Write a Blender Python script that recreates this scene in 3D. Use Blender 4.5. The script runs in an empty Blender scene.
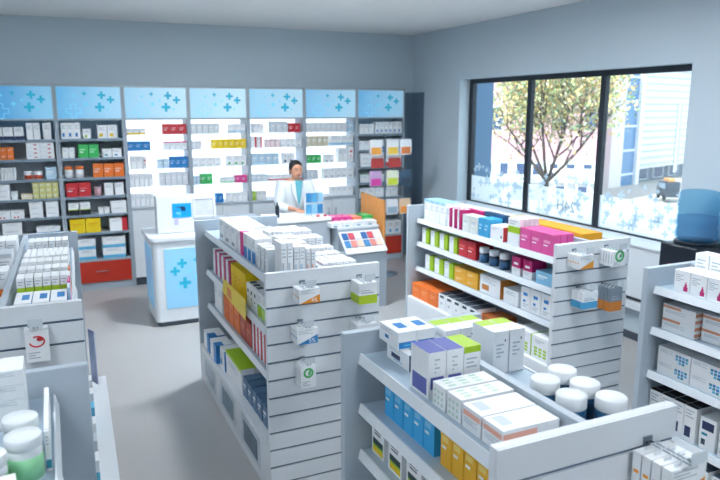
import bpy, bmesh, math, random
from mathutils import Vector, Matrix
random.seed(7)
PI = math.pi
SC = bpy.context.scene
COL = SC.collection
SC.view_settings.view_transform = 'Standard'
SC.view_settings.look = 'None'
SC.view_settings.gamma = 1
SC.view_settings.use_curve_mapping = False
SC.view_settings.exposure = 1.0

# ------------------------------------------------------------------ camera (eye 2.1 m, on a step)
EYE = Vector((0, 0, 2.1)); F_PX = 668.7; YAW = math.radians(24.71); PITCH = math.radians(11.08)
cam = bpy.data.objects.new('camera', bpy.data.cameras.new('camera')); COL.objects.link(cam)
cam.location = EYE; cam.rotation_euler = (PI/2 - PITCH, 0, -YAW)
cam.data.sensor_width = 36; cam.data.lens = 36*F_PX/720; cam.data.clip_start = .05
cam.data.dof.use_dof = True; cam.data.dof.focus_distance = 3.0; cam.data.dof.aperture_fstop = 3.4
SC.camera = cam
_R = Vector((math.cos(YAW), -math.sin(YAW), 0))
_F = Vector((math.sin(YAW)*math.cos(PITCH), math.cos(YAW)*math.cos(PITCH), -math.sin(PITCH)))
_U = _R.cross(_F)
def at(px, py, **k):
    """the place where the sight line through a photo point meets a real plane x=, y= or z="""
    r = _R*((px-360)/F_PX) - _U*((py-240)/F_PX) + _F
    (a, v), = k.items(); i = 'xyz'.index(a)
    return EYE + r*((v-EYE[i])/r[i])
def along_x(px, y, z):
    k = (px-360)/F_PX; Z = z-EYE.z
    return (math.sin(YAW)*y + k*(_F.y*y + _F.z*Z))/(math.cos(YAW) - k*_F.x)
def along_y(px, x, z):
    k = (px-360)/F_PX; Z = z-EYE.z
    return (math.cos(YAW)*x - k*(_F.x*x + _F.z*Z))/(math.sin(YAW) + k*_F.y)
def px_m(x, y, z): return _F.dot(Vector((x, y, z))-EYE)/F_PX      # metres per photo pixel there

# ------------------------------------------------------------------ materials
def lin(h):
    h = h.lstrip('#'); c = [int(h[i:i+2], 16)/255 for i in (0, 2, 4)]
    return tuple(x/12.92 if x <= .04045 else ((x+.055)/1.055)**2.4 for x in c) + (1,)
_M = {}
def mat(h, rough=.5, metal=0, var=.06, scale=30, bump=0, emit=0, alpha=1, key=None, spec=.5):
    k = key or (h, rough, metal, var, scale, bump, emit, alpha, spec)
    if k in _M: return _M[k]
    m = bpy.data.materials.new('m_' + str(len(_M))); m.use_nodes = True
    nt = m.node_tree; b = nt.nodes['Principled BSDF']; c = lin(h)
    if var:
        tc = nt.nodes.new('ShaderNodeTexCoord'); no = nt.nodes.new('ShaderNodeTexNoise'); no.inputs['Scale'].default_value = scale
        no.inputs['Detail'].default_value = 3
        nt.links.new(tc.outputs['Object'], no.inputs['Vector'])
        mx = nt.nodes.new('ShaderNodeMix'); mx.data_type = 'RGBA'
        mx.inputs[6].default_value = tuple(x*(1-var) for x in c[:3])+(1,); mx.inputs[7].default_value = tuple(min(1, x*(1+var)) for x in c[:3])+(1,)
        nt.links.new(no.outputs[0], mx.inputs[0]); nt.links.new(mx.outputs[2], b.inputs['Base Color'])
        if bump:
            bp = nt.nodes.new('ShaderNodeBump'); bp.inputs['Strength'].default_value = bump; bp.inputs['Distance'].default_value = .01
            nt.links.new(no.outputs[0], bp.inputs['Height']); nt.links.new(bp.outputs[0], b.inputs['Normal'])
    else: b.inputs['Base Color'].default_value = c
    b.inputs['Roughness'].default_value = rough; b.inputs['Metallic'].default_value = metal
    b.inputs['Specular IOR Level'].default_value = spec
    if emit: b.inputs['Emission Color'].default_value = c; b.inputs['Emission Strength'].default_value = emit
    if alpha < 1: b.inputs['Alpha'].default_value = alpha
    m.diffuse_color = c; _M[k] = m
    return m
def paper(h): return mat(h, .45, var=.03, scale=60)
def clear(h, trans=.9, rough=.05, key='clear'):
    k = (key, h, trans)
    if k in _M: return _M[k]
    m = bpy.data.materials.new('clear_' + str(len(_M))); m.use_nodes = True; nt = m.node_tree
    for n in list(nt.nodes): nt.nodes.remove(n)
    o = nt.nodes.new('ShaderNodeOutputMaterial'); t = nt.nodes.new('ShaderNodeBsdfTransparent'); g = nt.nodes.new('ShaderNodeBsdfPrincipled')
    t.inputs[0].default_value = lin(h); g.inputs['Base Color'].default_value = lin(h); g.inputs['Roughness'].default_value = rough
    mx = nt.nodes.new('ShaderNodeMixShader'); mx.inputs[0].default_value = 1-trans
    nt.links.new(t.outputs[0], mx.inputs[1]); nt.links.new(g.outputs[0], mx.inputs[2]); nt.links.new(mx.outputs[0], o.inputs[0])
    _M[k] = m; return m

# ------------------------------------------------------------------ mesh builder
class MB:
    def __init__(s): s.v = []; s.f = []; s.m = []; s.mats = []; s.sm = []
    def mi(s, m):
        if m not in s.mats: s.mats.append(m)
        return s.mats.index(m)
    def poly(s, pts, m, smooth=False):
        b = len(s.v); s.v += [tuple(p) for p in pts]; s.f.append(tuple(range(b, b+len(pts)))); s.m.append(s.mi(m)); s.sm.append(smooth)
    def hexa(s, p, m):
        b = len(s.v); s.v += [tuple(q) for q in p]; k = s.mi(m)
        for q in ((0,3,2,1), (4,5,6,7), (0,1,5,4), (1,2,6,5), (2,3,7,6), (3,0,4,7)):
            s.f.append(tuple(b+i for i in q)); s.m.append(k); s.sm.append(False)
    def box(s, x0, y0, z0, x1, y1, z1, m):
        s.hexa([(x0,y0,z0),(x1,y0,z0),(x1,y1,z0),(x0,y1,z0),(x0,y0,z1),(x1,y0,z1),(x1,y1,z1),(x0,y1,z1)], m); return s
    def prism(s, prof, axis, a0, a1, m):
        """closed 2-D outline swept along axis ('x': prof is (y,z), 'y': (x,z), 'z': (x,y))"""
        def P(p, a): return (a, p[0], p[1]) if axis == 'x' else (p[0], a, p[1]) if axis == 'y' else (p[0], p[1], a)
        b = len(s.v); n = len(prof); k = s.mi(m)
        s.v += [P(p, a0) for p in prof] + [P(p, a1) for p in prof]
        for i in range(n):
            j = (i+1) % n; s.f.append((b+i, b+j, b+n+j, b+n+i)); s.m.append(k); s.sm.append(False)
        s.f.append(tuple(b+i for i in range(n))[::-1]); s.f.append(tuple(b+n+i for i in range(n))); s.m += [k, k]; s.sm += [False]*2
        return s
    def lathe(s, prof, m, c=(0,0,0), n=24, smooth=True, a0=0):
        b = len(s.v); k = s.mi(m); r = len(prof)
        for i in range(n):
            a = 2*PI*i/n + a0
            for (q, z) in prof: s.v.append((c[0]+q*math.cos(a), c[1]+q*math.sin(a), c[2]+z))
        for i in range(n):
            for j in range(r-1):
                i2 = (i+1) % n; s.f.append((b+i*r+j, b+i2*r+j, b+i2*r+j+1, b+i*r+j+1)); s.m.append(k); s.sm.append(smooth)
        for j in (0, r-1):
            if prof[j][0] > 1e-5:
                q = [b+i*r+j for i in range(n)]; s.f.append(tuple(q if j else q[::-1])); s.m.append(k); s.sm.append(False)
        return s
    def tube(s, pts, r, m, n=8, taper=None):
        pts = [Vector(p) for p in pts]; b = len(s.v); k = s.mi(m); u = None
        for i, p in enumerate(pts):
            d = (pts[min(i+1, len(pts)-1)]-pts[max(i-1, 0)]).normalized()
            if u is None: u = d.orthogonal().normalized()
            u = (u - d*u.dot(d)).normalized(); w = d.cross(u); q = taper[i] if taper else r
            for j in range(n):
                a = 2*PI*j/n; s.v.append(tuple(p+(u*math.cos(a)+w*math.sin(a))*q))
        for i in range(len(pts)-1):
            for j in range(n):
                j2 = (j+1) % n; s.f.append((b+i*n+j, b+i*n+j2, b+(i+1)*n+j2, b+(i+1)*n+j)); s.m.append(k); s.sm.append(True)
        s.f.append(tuple(b+j for j in range(n))[::-1]); s.f.append(tuple(b+(len(pts)-1)*n+j for j in range(n))); s.m += [k, k]; s.sm += [False]*2
        return s
    def ball(s, c, r, m, n=16, sq=(1,1,1)):
        b = len(s.v); k = s.mi(m); R = n//2
        for i in range(R+1):
            t = PI*i/R
            for j in range(n):
                a = 2*PI*j/n; s.v.append((c[0]+r*sq[0]*math.sin(t)*math.cos(a), c[1]+r*sq[1]*math.sin(t)*math.sin(a), c[2]+r*sq[2]*math.cos(t)))
        for i in range(R):
            for j in range(n):
                j2 = (j+1) % n; s.f.append((b+i*n+j, b+(i+1)*n+j, b+(i+1)*n+j2, b+i*n+j2)); s.m.append(k); s.sm.append(True)
        return s
    def mesh(s, name):
        me = bpy.data.meshes.new(name); me.from_pydata(s.v, [], s.f); 
        for m in s.mats: me.materials.append(m)
        me.polygons.foreach_set('material_index', s.m); me.polygons.foreach_set('use_smooth', s.sm)
        me.update(); return me
    def build(s, name, parent=None, bevel=0, loc=None):
        o = bpy.data.objects.new(name, s.mesh(name)); COL.objects.link(o)
        if parent is not None: o.parent = parent
        if loc: o.location = loc
        if bevel:
            b = o.modifiers.new('edge', 'BEVEL'); b.width = bevel; b.segments = 2; b.limit_method = 'ANGLE'
        return o
def B(name, parent, dims, m, bevel=0): return MB().box(*dims, m).build(name, parent, bevel)
LABELS = []
def tag(o, label, cat, group=None):
    o['label'] = label; o['category'] = cat; o['kind'] = 'thing'
    if group: o['group'] = group
    LABELS.append((label, group, o.name)); return o
def thing(name, label, cat, loc=(0,0,0), rz=0, group=None):
    o = bpy.data.objects.new(name, None); COL.objects.link(o); o.location = loc; o.rotation_euler.z = rz
    o.empty_display_size = .1
    return tag(o, label, cat, group)
def text_mesh(par, txt, size, m, ext=.0003):
    cu = bpy.data.curves.new('lettering', 'FONT'); cu.body = txt; cu.size = size; cu.extrude = ext; cu.align_x = 'CENTER'; cu.align_y = 'CENTER'
    t = bpy.data.objects.new('tmp', cu); COL.objects.link(t); bpy.context.view_layer.update()
    me = bpy.data.meshes.new_from_object(t.evaluated_get(bpy.context.evaluated_depsgraph_get())); bpy.data.objects.remove(t); bpy.data.curves.remove(cu)
    me.materials.clear(); me.materials.append(m); o = bpy.data.objects.new('lettering', me); COL.objects.link(o); o.parent = par; return o
def struct(o): o['kind'] = 'structure'; return o
def copy_tree(o, parent=None):
    c = o.copy(); COL.objects.link(c)
    if parent is not None: c.parent = parent
    for ch in list(o.children): copy_tree(ch, c)
    return c

# ------------------------------------------------------------------ palette
W='#f1f4f6'; GR='#c3ccd3'; DK='#3a4654'; TX='#b3bec8'; NAVY='#22345f'; BLUE='#1b7fc4'; SKY='#5db6de'; PALE='#b9d6e8'; TEAL='#1f8ea6'
LIME='#a9cf22'; GREEN='#3dba62'; YEL='#f2cf12'; GOLD='#e5a21c'; ORG='#f07a2c'; RED='#cf2f38'; BRICK='#b8452a'; PINK='#e0408f'; MAG='#c3206f'
VIO='#5a63ad'; CREAM='#efe3c4'; BEIGE='#cfc7ae'; BLACK='#1b222c'; PEACH='#f2b29c'

# ------------------------------------------------------------------ printed cartons
def carton_mesh(name, w, d, h, body, faces=None, deco=()):
    """a folded carton: origin at the middle of its front bottom edge, front towards -y; print is cut into the faces"""
    faces = faces or {}
    b = MB(); idx = {}
    def P(face, u, v):
        if face == 'F': p = (-w/2+u*w, 0, v*h)
        elif face == 'B': p = (w/2-u*w, d, v*h)
        elif face == 'L': p = (-w/2, d-u*d, v*h)
        elif face == 'R': p = (w/2, u*d, v*h)
        elif face == 'T': p = (-w/2+u*w, v*d, h)
        else: p = (-w/2+u*w, d-v*d, 0)
        k = tuple(round(x, 5) for x in p)
        if k not in idx: idx[k] = len(b.v); b.v.append(p)
        return idx[k]
    for fc in 'FBLRTD':
        dd = [q for q in deco if fc in q[0]]
        us = sorted({0, 1} | {q[1] for q in dd} | {q[3] for q in dd}); vs = sorted({0, 1} | {q[2] for q in dd} | {q[4] for q in dd})
        for i in range(len(us)-1):
            for j in range(len(vs)-1):
                uc, vc = (us[i]+us[i+1])/2, (vs[j]+vs[j+1])/2; c = faces.get(fc, body)
                for q in dd:
                    if q[1] < uc < q[3] and q[2] < vc < q[4]: c = q[5]
                b.f.append((P(fc, us[i], vs[j]), P(fc, us[i+1], vs[j]), P(fc, us[i+1], vs[j+1]), P(fc, us[i], vs[j+1])))
                b.m.append(b.mi(paper(c))); b.sm.append(False)
    return b.mesh(name)
def lines(face, n=3, u0=.15, u1=.8, v1=.85, dv=.09, col=TX):
    return [(face, u0, v1-i*dv-.035, u1-(i % 2)*.2, v1-i*dv, col) for i in range(n)]
FLAP = [('T', 0, .04, 1, .055, '#b4bec6')]
def style(s):
    """name -> (body, faces, deco)"""
    a = s.split(':'); k = a[0]; c = [globals().get(x, x) for x in a[1:]]
    if k == 'plain': return W, {}, lines('F')+lines('LR', 2)+FLAP
    if k == 'tint': return c[0], {}, [('F', .12, .55, .7, .68, c[1] if len(c) > 1 else W), ('F', .12, .4, .5, .46, W), ('LR', .2, .5, .8, .6, W), ('T', 0, .05, 1, .065, DK)]
    if k == 'solid': return c[0], {}, [('F', .15, .6, .75, .66, c[1] if len(c) > 1 else W), ('F', .15, .46, .55, .5, c[1] if len(c) > 1 else W), ('T', .1, .4, .8, .5, c[1] if len(c) > 1 else W)]
    if k == 'band': return W, {}, [('FLRB', 0, .08, 1, .3, c[0])]+lines('F', 3, v1=.88)+FLAP
    if k == 'foot': return W, {}, [('FLRB', 0, 0, 1, .3, c[0])]+lines('FR', 3, v1=.9)+FLAP
    if k == 'half': return W, {}, [('F', .55, .0, 1, 1, c[0]), ('R', 0, 0, 1, 1, c[0]), ('T', .55, 0, 1, .5, c[0])]+lines('F', 3, .08, .5)
    if k == 'side': return W, {'R': c[0]}, lines('F', 3)+[('F', .1, .2, .45, .5, c[0])]
    if k == 'end': return W, {}, [('F', .7, 0, 1, 1, c[0]), ('T', .7, 0, 1, 1, c[0])]+lines('F', 2, .1, .6)
    if k == 'top': return W, {}, [('T', 0, 0, 1, 1, c[0]), ('F', 0, .86, 1, 1, c[0])]+lines('FR', 3, v1=.75)
    if k == 'toplim': return W, {}, [('T', 0, .55, 1, 1, c[0]), ('FB', .72, .75, .8, .8, DK)]+lines('FR', 4, .2, .7, .7)
    if k == 'tick': return W, {}, [('F', .55, .35, .75, .6, c[0])]+lines('F', 2, .1, .5)+FLAP
    if k == 'tophalf': return W, {'T': c[0]}, [('FLRB', 0, .42, 1, 1, c[0]), ('F', .2, .58, .75, .7, W)]+lines('F', 2, v1=.35)
    if k == 'mid': return W, {}, [('FLR', 0, .46, 1, .7, c[0])]+lines('F', 2, v1=.9)
    if k == 'wave2': return W, {}, [('F', .04, .04, .96, .42, c[0]), ('T', .35, .3, .85, .7, c[0]), ('L', .3, .3, .5, .5, c[0]), ('F', .3, .18, .8, .26, SKY)]+lines('L', 3, .1, .7, .9)
    if k == 'mark': return W, {}, [('F', .2, .15, .55, .38, c[0])]+lines('F', 3)+lines('LR', 2)+FLAP
    if k == 'duo': return W, {'T': c[0]}, [('F', .12, .2, .88, .46, c[0]), ('L', .1, .06, .9, .42, c[0])]+lines('FR', 4, .35, .65, .85)
    if k == 'drop': return W, {}, [('F', .62, .1, .9, .3, c[0]), ('F', .68, .3, .84, .42, c[0]), ('F', .73, .42, .8, .52, c[0])]+lines('F', 4, .08, .6, .8)+FLAP
    if k == 'flower': return W, {}, [('F', .55+.1*i, .15+.22*j, .63+.1*i, .33+.22*j, (BLUE, SKY, TEAL)[(i+j) % 3]) for i in range(4) for j in range(3) if (i*3+j) not in (0, 9)]+lines('F', 3, .06, .45)+FLAP
    if k == 'stripe': return W, {}, [('F', 0, .72, .55, .92, c[0]), ('RL', .0, .6, 1, .85, c[0]), ('RL', .0, .12, 1, .35, c[0])]+lines('F', 3, .08, .7, .6)
    if k == 'navytop': return W, {'T': BLACK}, [('F', .1, .12, .6, .42, NAVY), ('T', 0, .3, 1, .34, GR)]+lines('F', 3, .1, .8, .9)
    if k == 'navylab': return W, {}, [('F', .12, .62, .88, .88, NAVY), ('F', .14, .44, .5, .52, TEAL), ('F', .14, .14, .4, .32, DK), ('T', 0, .05, 1, .07, DK)]
    if k == 'herb': return W, {}, [('F', .1, .06, .9, .2, YEL), ('F', .1, .2, .9, .26, LIME), ('F', .1, .26, .9, .42, '#123c3c'), ('F', .3, .84, .6, .94, GREEN), ('F', .42, .76, .5, .84, GREEN)] + [('F', .18+.02*i, .7-.08*i, .82-.06*i, .74-.08*i, DK) for i in range(3)]+FLAP
    if k == 'grid': return W, {'R': c[0]}, [('F', .15+.25*i, .14+.14*j, .33+.25*i, .24+.14*j, c[0]) for i in range(3) for j in range(3)]+lines('F', 2, .2, .7, .85)
    if k == 'speck': return W, {}, [('FT', .12+.3*(i % 3)*.9, .12+.26*(i//3), .26+.3*(i % 3)*.9, .26+.26*(i//3), ('#b7d8c2', '#c9dccf')[i % 2]) for i in range(9)]
    if k == 'pinklab': return W, {}, [('F', .06, .6, .94, .82, PEACH), ('R', .0, .6, .6, .85, PEACH), ('T', .1, .1, .7, .3, '#c9d3da')]+lines('F', 3, .1, .8, .5)
    if k == 'dots': return W, {}, [('F', .2, .12, .34, .28, c[0]), ('F', .45, .12, .6, .28, c[0])]+lines('F', 2, .2, .8)
    if k == 'cross': return W, {}, [('F', .25, .62, .7, .76, c[0]), ('F', .25, .35, .5, .45, c[0]), ('T', .1, .1, .9, .4, c[0])]+lines('F', 2, .2, .8, .28)
    if k == 'darktop': return W, {'T': DK}, [('F', .2, .75, .8, .9, DK), ('F', .3, .35, .6, .5, GR)]
    if k == 'logo': return W, {'R': RED}, [('R', .35, .3, .65, .4, W), ('R', .4, .4, .6, .7, W), ('F', .8, .2, .9, .4, DK)]+lines('F', 2, .1, .6)
    if k == 'lbl': return W, {}, [('F', .0, .0, 1, .42, c[0]), ('F', 0, .42, 1, .48, c[1])]+lines('FR', 3)
    if k == 'wave': return W, {'R': c[0]}, [('F', .2, .25, .6, .55, c[0]), ('T', .4, .3, .85, .75, c[0]), ('F', .3, .14, .7, .2, SKY)]+lines('F', 3, .1, .6, .9)
    raise KeyError(s)

# ------------------------------------------------------------------ shelf fronts and rows of goods
class S:
    def __init__(s, face, f, z, name, lim=None, rng=None, hmax=None): s.hmax = hmax; s.face = face; s.f = f; s.z = z; s.name = name; s.lim = lim; s.rng = rng
ORD = ['', 'second', 'third', 'fourth', 'fifth', 'sixth', 'seventh', 'eighth', 'ninth', 'tenth', 'eleventh', 'twelfth', 'thirteenth', 'fourteenth', 'fifteenth', 'sixteenth']
def col_words(i, n):
    if n == 1: return ''
    if i == 0: return 'leftmost'
    if i == n-1: return 'rightmost'
    if n == 3: return 'middle one'
    if i <= (n-1)/2 or n-1-i > 8: return ORD[i]+' from left'
    return ORD[n-1-i]+' from right'
def lvl_words(i, n):
    if n == 1: return ''
    if n == 2: return ('lower', 'upper')[i]
    if n == 3: return ('bottom', 'middle', 'top')[i]
    return ('bottom', 'second-level', 'third-level', 'top')[i]
def row_words(i, n):
    if n == 1: return ''
    if i == 0: return 'front row'
    if i == n-1: return 'back row'
    return ORD[i]+' row'
def label_of(desc, parts, where):
    q = [p for p in parts if p]
    return ', '.join([desc]+([' '.join(q)] if q else [])+[where])
def blk(s, desc, sty, p0, p1, h, d=.1, n=1, rows=1, st=1, gap=.006, off=.012, name='medicine_carton', cat='box', absol=False, rgap=.004, z=None, hpx=None, jit=.5, stuff=None):
    """n cartons side by side between photo columns p0..p1 of the shelf front s, in rows, stacked st high"""
    z = s.z if z is None else z
    fl = s.f + off*(-1 if s.face == 'x+' else 1)
    if absol: t0, t1 = p0, p1
    elif s.face == 'y-': t0, t1 = along_x(p0, fl, z), along_x(p1, fl, z)
    else: t0, t1 = along_y(p0, fl, z), along_y(p1, fl, z)
    if s.rng: t0, t1 = max(s.rng[0], min(t0, s.rng[1])), max(s.rng[0], min(t1, s.rng[1]))
    if s.lim: d = min(d, (s.lim-off-.004)/rows-rgap)
    L = abs(t1-t0); w = L/n - gap; sg = 1 if t1 > t0 else -1
    if hpx: h = hpx*px_m(*((t0, fl, z) if s.face == 'y-' else (fl, t0, z)))/st - .001
    if s.hmax: h = min(h, s.hmax/st-.001)
    body, fc, deco = style(sty)
    me = carton_mesh(name, w, d, h, body, fc, deco)
    grp = None if n*rows*st == 1 else f'{desc} cartons on {s.name}'
    out = []
    for r in range(rows):
        for i in range(n):
            for k in range(st):
                t = t0 + sg*(i+.5)*L/n; q = fl + r*(d+rgap)*(-1 if s.face == 'x+' else 1)
                o = bpy.data.objects.new(name, me); COL.objects.link(o)
                j = random.uniform(-1, 1)*jit*.002
                if s.face == 'y-': o.location = (t, q+abs(j), z+.001+k*(h+.001))
                elif s.face == 'x-': o.location = (q+abs(j), t, z+.001+k*(h+.001)); o.rotation_euler.z = -PI/2
                else: o.location = (q-abs(j), t, z+.001+k*(h+.001)); o.rotation_euler.z = PI/2
                tag(o, label_of(desc, (col_words(i, n), row_words(r, rows), lvl_words(k, st)), s.name), cat, grp)
                out.append(o)
    return out

# ------------------------------------------------------------------ the room
XR, YB, XL, YF, ZC = 4.78, 8.6, -3.4, -2.6, 3.12
WY0, WY1, WZ0, WZ1 = 3.95, 7.36, .92, 2.47        # window opening
M_WALL = mat('#c8d6df', .8, var=.03, scale=2); M_CEIL = None
def floor_mat():
    m = mat('#b4b3b2', .42, var=.08, scale=1.3, bump=.0, key='floor'); nt = m.node_tree; b = nt.nodes['Principled BSDF']
    no = nt.nodes.new('ShaderNodeTexNoise'); no.inputs['Scale'].default_value = 14; no.inputs['Detail'].default_value = 6
    tc = next(n for n in nt.nodes if n.type == 'TEX_COORD'); mp = nt.nodes.new('ShaderNodeMapping'); mp.inputs['Scale'].default_value = (1, .25, 1)
    nt.links.new(tc.outputs['Object'], mp.inputs[0]); nt.links.new(mp.outputs[0], no.inputs['Vector'])
    mr = nt.nodes.new('ShaderNodeMapRange'); mr.inputs[3].default_value = .34; mr.inputs[4].default_value = .5
    nt.links.new(no.outputs[0], mr.inputs[0]); nt.links.new(mr.outputs[0], b.inputs['Roughness']); return m
def ceil_mat():
    m = mat('#f8f8f7', .85, var=.02, scale=3, key='ceil'); nt = m.node_tree; b = nt.nodes['Principled BSDF']
    w = nt.nodes.new('ShaderNodeTexWave'); w.inputs['Scale'].default_value = 14; w.bands_direction = 'X'; tc = next(n for n in nt.nodes if n.type == 'TEX_COORD')
    nt.links.new(tc.outputs['Object'], w.inputs['Vector']); bp = nt.nodes.new('ShaderNodeBump'); bp.inputs['Strength'].default_value = .35; bp.inputs['Distance'].default_value = .004
    nt.links.new(w.outputs[0], bp.inputs['Height']); nt.links.new(bp.outputs[0], b.inputs['Normal']); return m
struct(B('floor', None, (XL-.2, YF-.2, -.1, XR+.2, YB+.2, 0), floor_mat()))
struct(B('ceiling', None, (XL-.2, YF-.2, ZC, XR+.25, YB+.2, ZC+.15), ceil_mat()))
struct(B('wall_back', None, (XL, YB, 0, XR, YB+.2, ZC), M_WALL))
struct(B('wall_left', None, (XL-.2, YF, 0, XL, YB+.2, ZC), M_WALL))
struct(B('wall_front', None, (XL, YF-.2, 0, XR, YF, ZC), M_WALL))
w = MB(); XO = XR+.22
w.box(XR, YF, 0, XO, WY0, ZC, M_WALL).box(XR, WY1, 0, XO, YB+.2, ZC, M_WALL).box(XR, WY0, 0, XO, WY1, WZ0, M_WALL).box(XR, WY0, WZ1, XO, WY1, ZC, M_WALL)
struct(w.build('wall_right'))
M_SKIRT = mat('#3f4a56', .5)
struct(B('baseboard_right', None, (XR-.015, YF, 0, XR, YB-.8, .07), M_SKIRT)); struct(B('baseboard_left', None, (XL, YF, 0, XL+.015, YB, .07), M_SKIRT))
# white boxed-in panel and ledge under the window
M_TRIM = mat('#dde3e8', .45, var=.02)
struct(B('trim_1', None, (XR-.13, 3.2, .44, XR, 7.36, .90), M_TRIM, .006))
struct(B('trim_shadow_line', None, (XR-.10, 3.2, .405, XR, 7.36, .435), mat('#2e3742', .6)))  # dark strip, paints the shadow line below the boxed-in panel
struct(B('trim_3', None, (XR-.13, 3.2, .33, XR, 7.36, .40), M_TRIM, .004))
struct(B('trim_4', None, (XR-.15, 3.9, .902, XR+.17, 7.36, .925), M_TRIM, .004))
# dark door leaf standing in the corner beside the cabinets
d = struct(B('door_1', None, (4.52, 8.53, 0, 4.775, 8.585, 2.33), mat('#71869a', .5), .004))
struct(B('door_frame', d, (4.765, 8.25, 0, 4.779, 8.53, 2.33), mat('#6d8296', .5)))
# window: dark frame, two mullions, three panes with a frosted band of plus signs
M_FRAME = mat('#1d2732', .45, var=.03)
FX0, FX1 = XR+.15, XR+.21
fr = MB(); fr.box(FX0, WY0, WZ1-.055, FX1, WY1, WZ1, M_FRAME); fr.box(FX0, WY0, WZ0+.006, FX1, WY1, WZ0+.02, M_FRAME)
fr.box(FX0, WY1-.075, WZ0+.02, FX1, WY1, WZ1-.055, M_FRAME); fr.box(FX0, WY0, WZ0+.02, FX1, WY0+.06, WZ1-.055, M_FRAME)
win = struct(fr.build('window_1'))
MY = (6.17, 5.06)
for y in MY: B('mullion', win, (FX0-.005, y-.034, WZ0+.02, FX1-.01, y+.034, WZ1-.055), M_FRAME, .004)
def film(h, trans):
    m = bpy.data.materials.new('window_film'); m.use_nodes = True; nt = m.node_tree
    for n in list(nt.nodes): nt.nodes.remove(n)
    o = nt.nodes.new('ShaderNodeOutputMaterial'); t = nt.nodes.new('ShaderNodeBsdfTransparent'); g = nt.nodes.new('ShaderNodeBsdfTranslucent'); g.inputs[0].default_value = lin(h)
    mx = nt.nodes.new('ShaderNodeMixShader'); mx.inputs[0].default_value = 1-trans
    nt.links.new(t.outputs[0], mx.inputs[1]); nt.links.new(g.outputs[0], mx.inputs[2]); nt.links.new(mx.outputs[0], o.inputs[0]); return m
M_GLASS = clear('#eef7fa', .95, .02); M_FROST = film('#ffffff', .28); M_PLUS = film('#bccad6', .2)
bays = [(WY1-.075, MY[0]+.034), (MY[0]-.034, MY[1]+.034), (MY[1]-.034, WY0+.06)]
def plus(b, c, r, t, m, plane, off):
    """flat plus sign facing along an axis; c in the two in-plane coordinates"""
    k = t/2
    o = [(-k,-r),(k,-r),(k,-k),(r,-k),(r,k),(k,k),(k,r),(-k,r),(-k,k),(-r,k),(-r,-k),(-k,-k)]
    pts = [(c[0]+x, c[1]+y) for x, y in o]
    b.poly([((off, p[0], p[1]) if plane == 'x' else (p[0], off, p[1])) for p in pts][::(1 if plane == 'y' else -1)], m)
for i, (y1, y0) in enumerate(bays):
    g = MB(); g.box(FX0+.025, y0, WZ0+.02, FX0+.033, y1, WZ1-.055, M_GLASS); gl = g.build('pane', win)
    fb = MB(); fb.poly([(FX0+.02, y0, WZ0+.02), (FX0+.02, y0, WZ0+.34), (FX0+.02, y1, WZ0+.34), (FX0+.02, y1, WZ0+.02)], M_FROST); fb.build('frosted_band', gl)
    pb = MB(); rr = random.Random(i+3)
    for q in range(46):
        r = rr.choice((.024, .034, .05)); plus(pb, (rr.uniform(y0+.05, y1-.05), WZ0+.07+rr.random()**1.3*.40), r, r*.62, M_PLUS, 'x', FX0+.016-.00005*q)
    pb.build('plus_pattern', gl)
    if i == 1:
        tx = text_mesh(gl, '24H', .17, mat('#9cacba', .5), .0008)
        tx.matrix_local = Matrix.Translation((FX0+.014, 5.50, WZ0+.16)) @ Matrix(((0,0,1,0), (1,0,0,0), (0,1,0,0), (0,0,0,1)))

# ------------------------------------------------------------------ outside the window
def ext(o, label, cat, group=None): return tag(o, label, cat, group)
struct(B('ground', None, (XO, -6, -.3, 60, 70, -.12), mat('#b8b3ac', .9, scale=4)))
struct(B('pavement', None, (XO, -6, -.12, 8.2, 70, -.06), mat('#c9c5bf', .9, scale=6)))
struct(B('pier_outside', None, (5.02, 7.57, -.1, 5.45, 8.9, 3.2), mat('#5f7f9e', .7)))
# pink and white block across the street
bld = thing('apartment_building', 'pink and white street building behind the tree', 'building', (10.9, 12.3, -.12), math.radians(-38))
M_PK = mat('#dba9b6', .8); M_BW = mat('#dcdcdc', .8); M_PANE = mat('#47597a', .2)
B('wall', bld, (-6, 0, 0, .9, 4, .60), M_BW); B('upper_wall', bld, (-6, .02, .60, .9, 4, 6.2), M_PK); B('cornice', bld, (-6, -.12, .53, .9, -.001, .64), mat('#f2efec', .8))
B('white_storey', bld, (-6, -.02, .641, .9, .019, 1.02), M_BW)
for i in range(9):
    f = B('window', bld, (-2.6+i*.38, -.05, .68, -2.38+i*.38, -.021, .98), mat('#f4f4f4', .5)); B('pane', f, (-2.58+i*.38, -.058, .70, -2.40+i*.38, -.051, .96), M_PANE)
for i in range(7):
    f = B('shop_window', bld, (-2.7+i*.5, -.03, .05, -2.35+i*.5, -.001, .46), mat('#eef0f2', .5)); B('pane', f, (-2.67+i*.5, -.04, .08, -2.38+i*.5, -.031, .43), M_PANE)
for i in range(5):
    f = B('upper_window', bld, (-2.4+i*.7, -.01, 1.7, -2.1+i*.7, .019, 2.3), mat('#f1dfe0', .5)); B('pane', f, (-2.37+i*.7, -.02, 1.74, -2.13+i*.7, -.011, 2.26), M_PANE)
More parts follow.
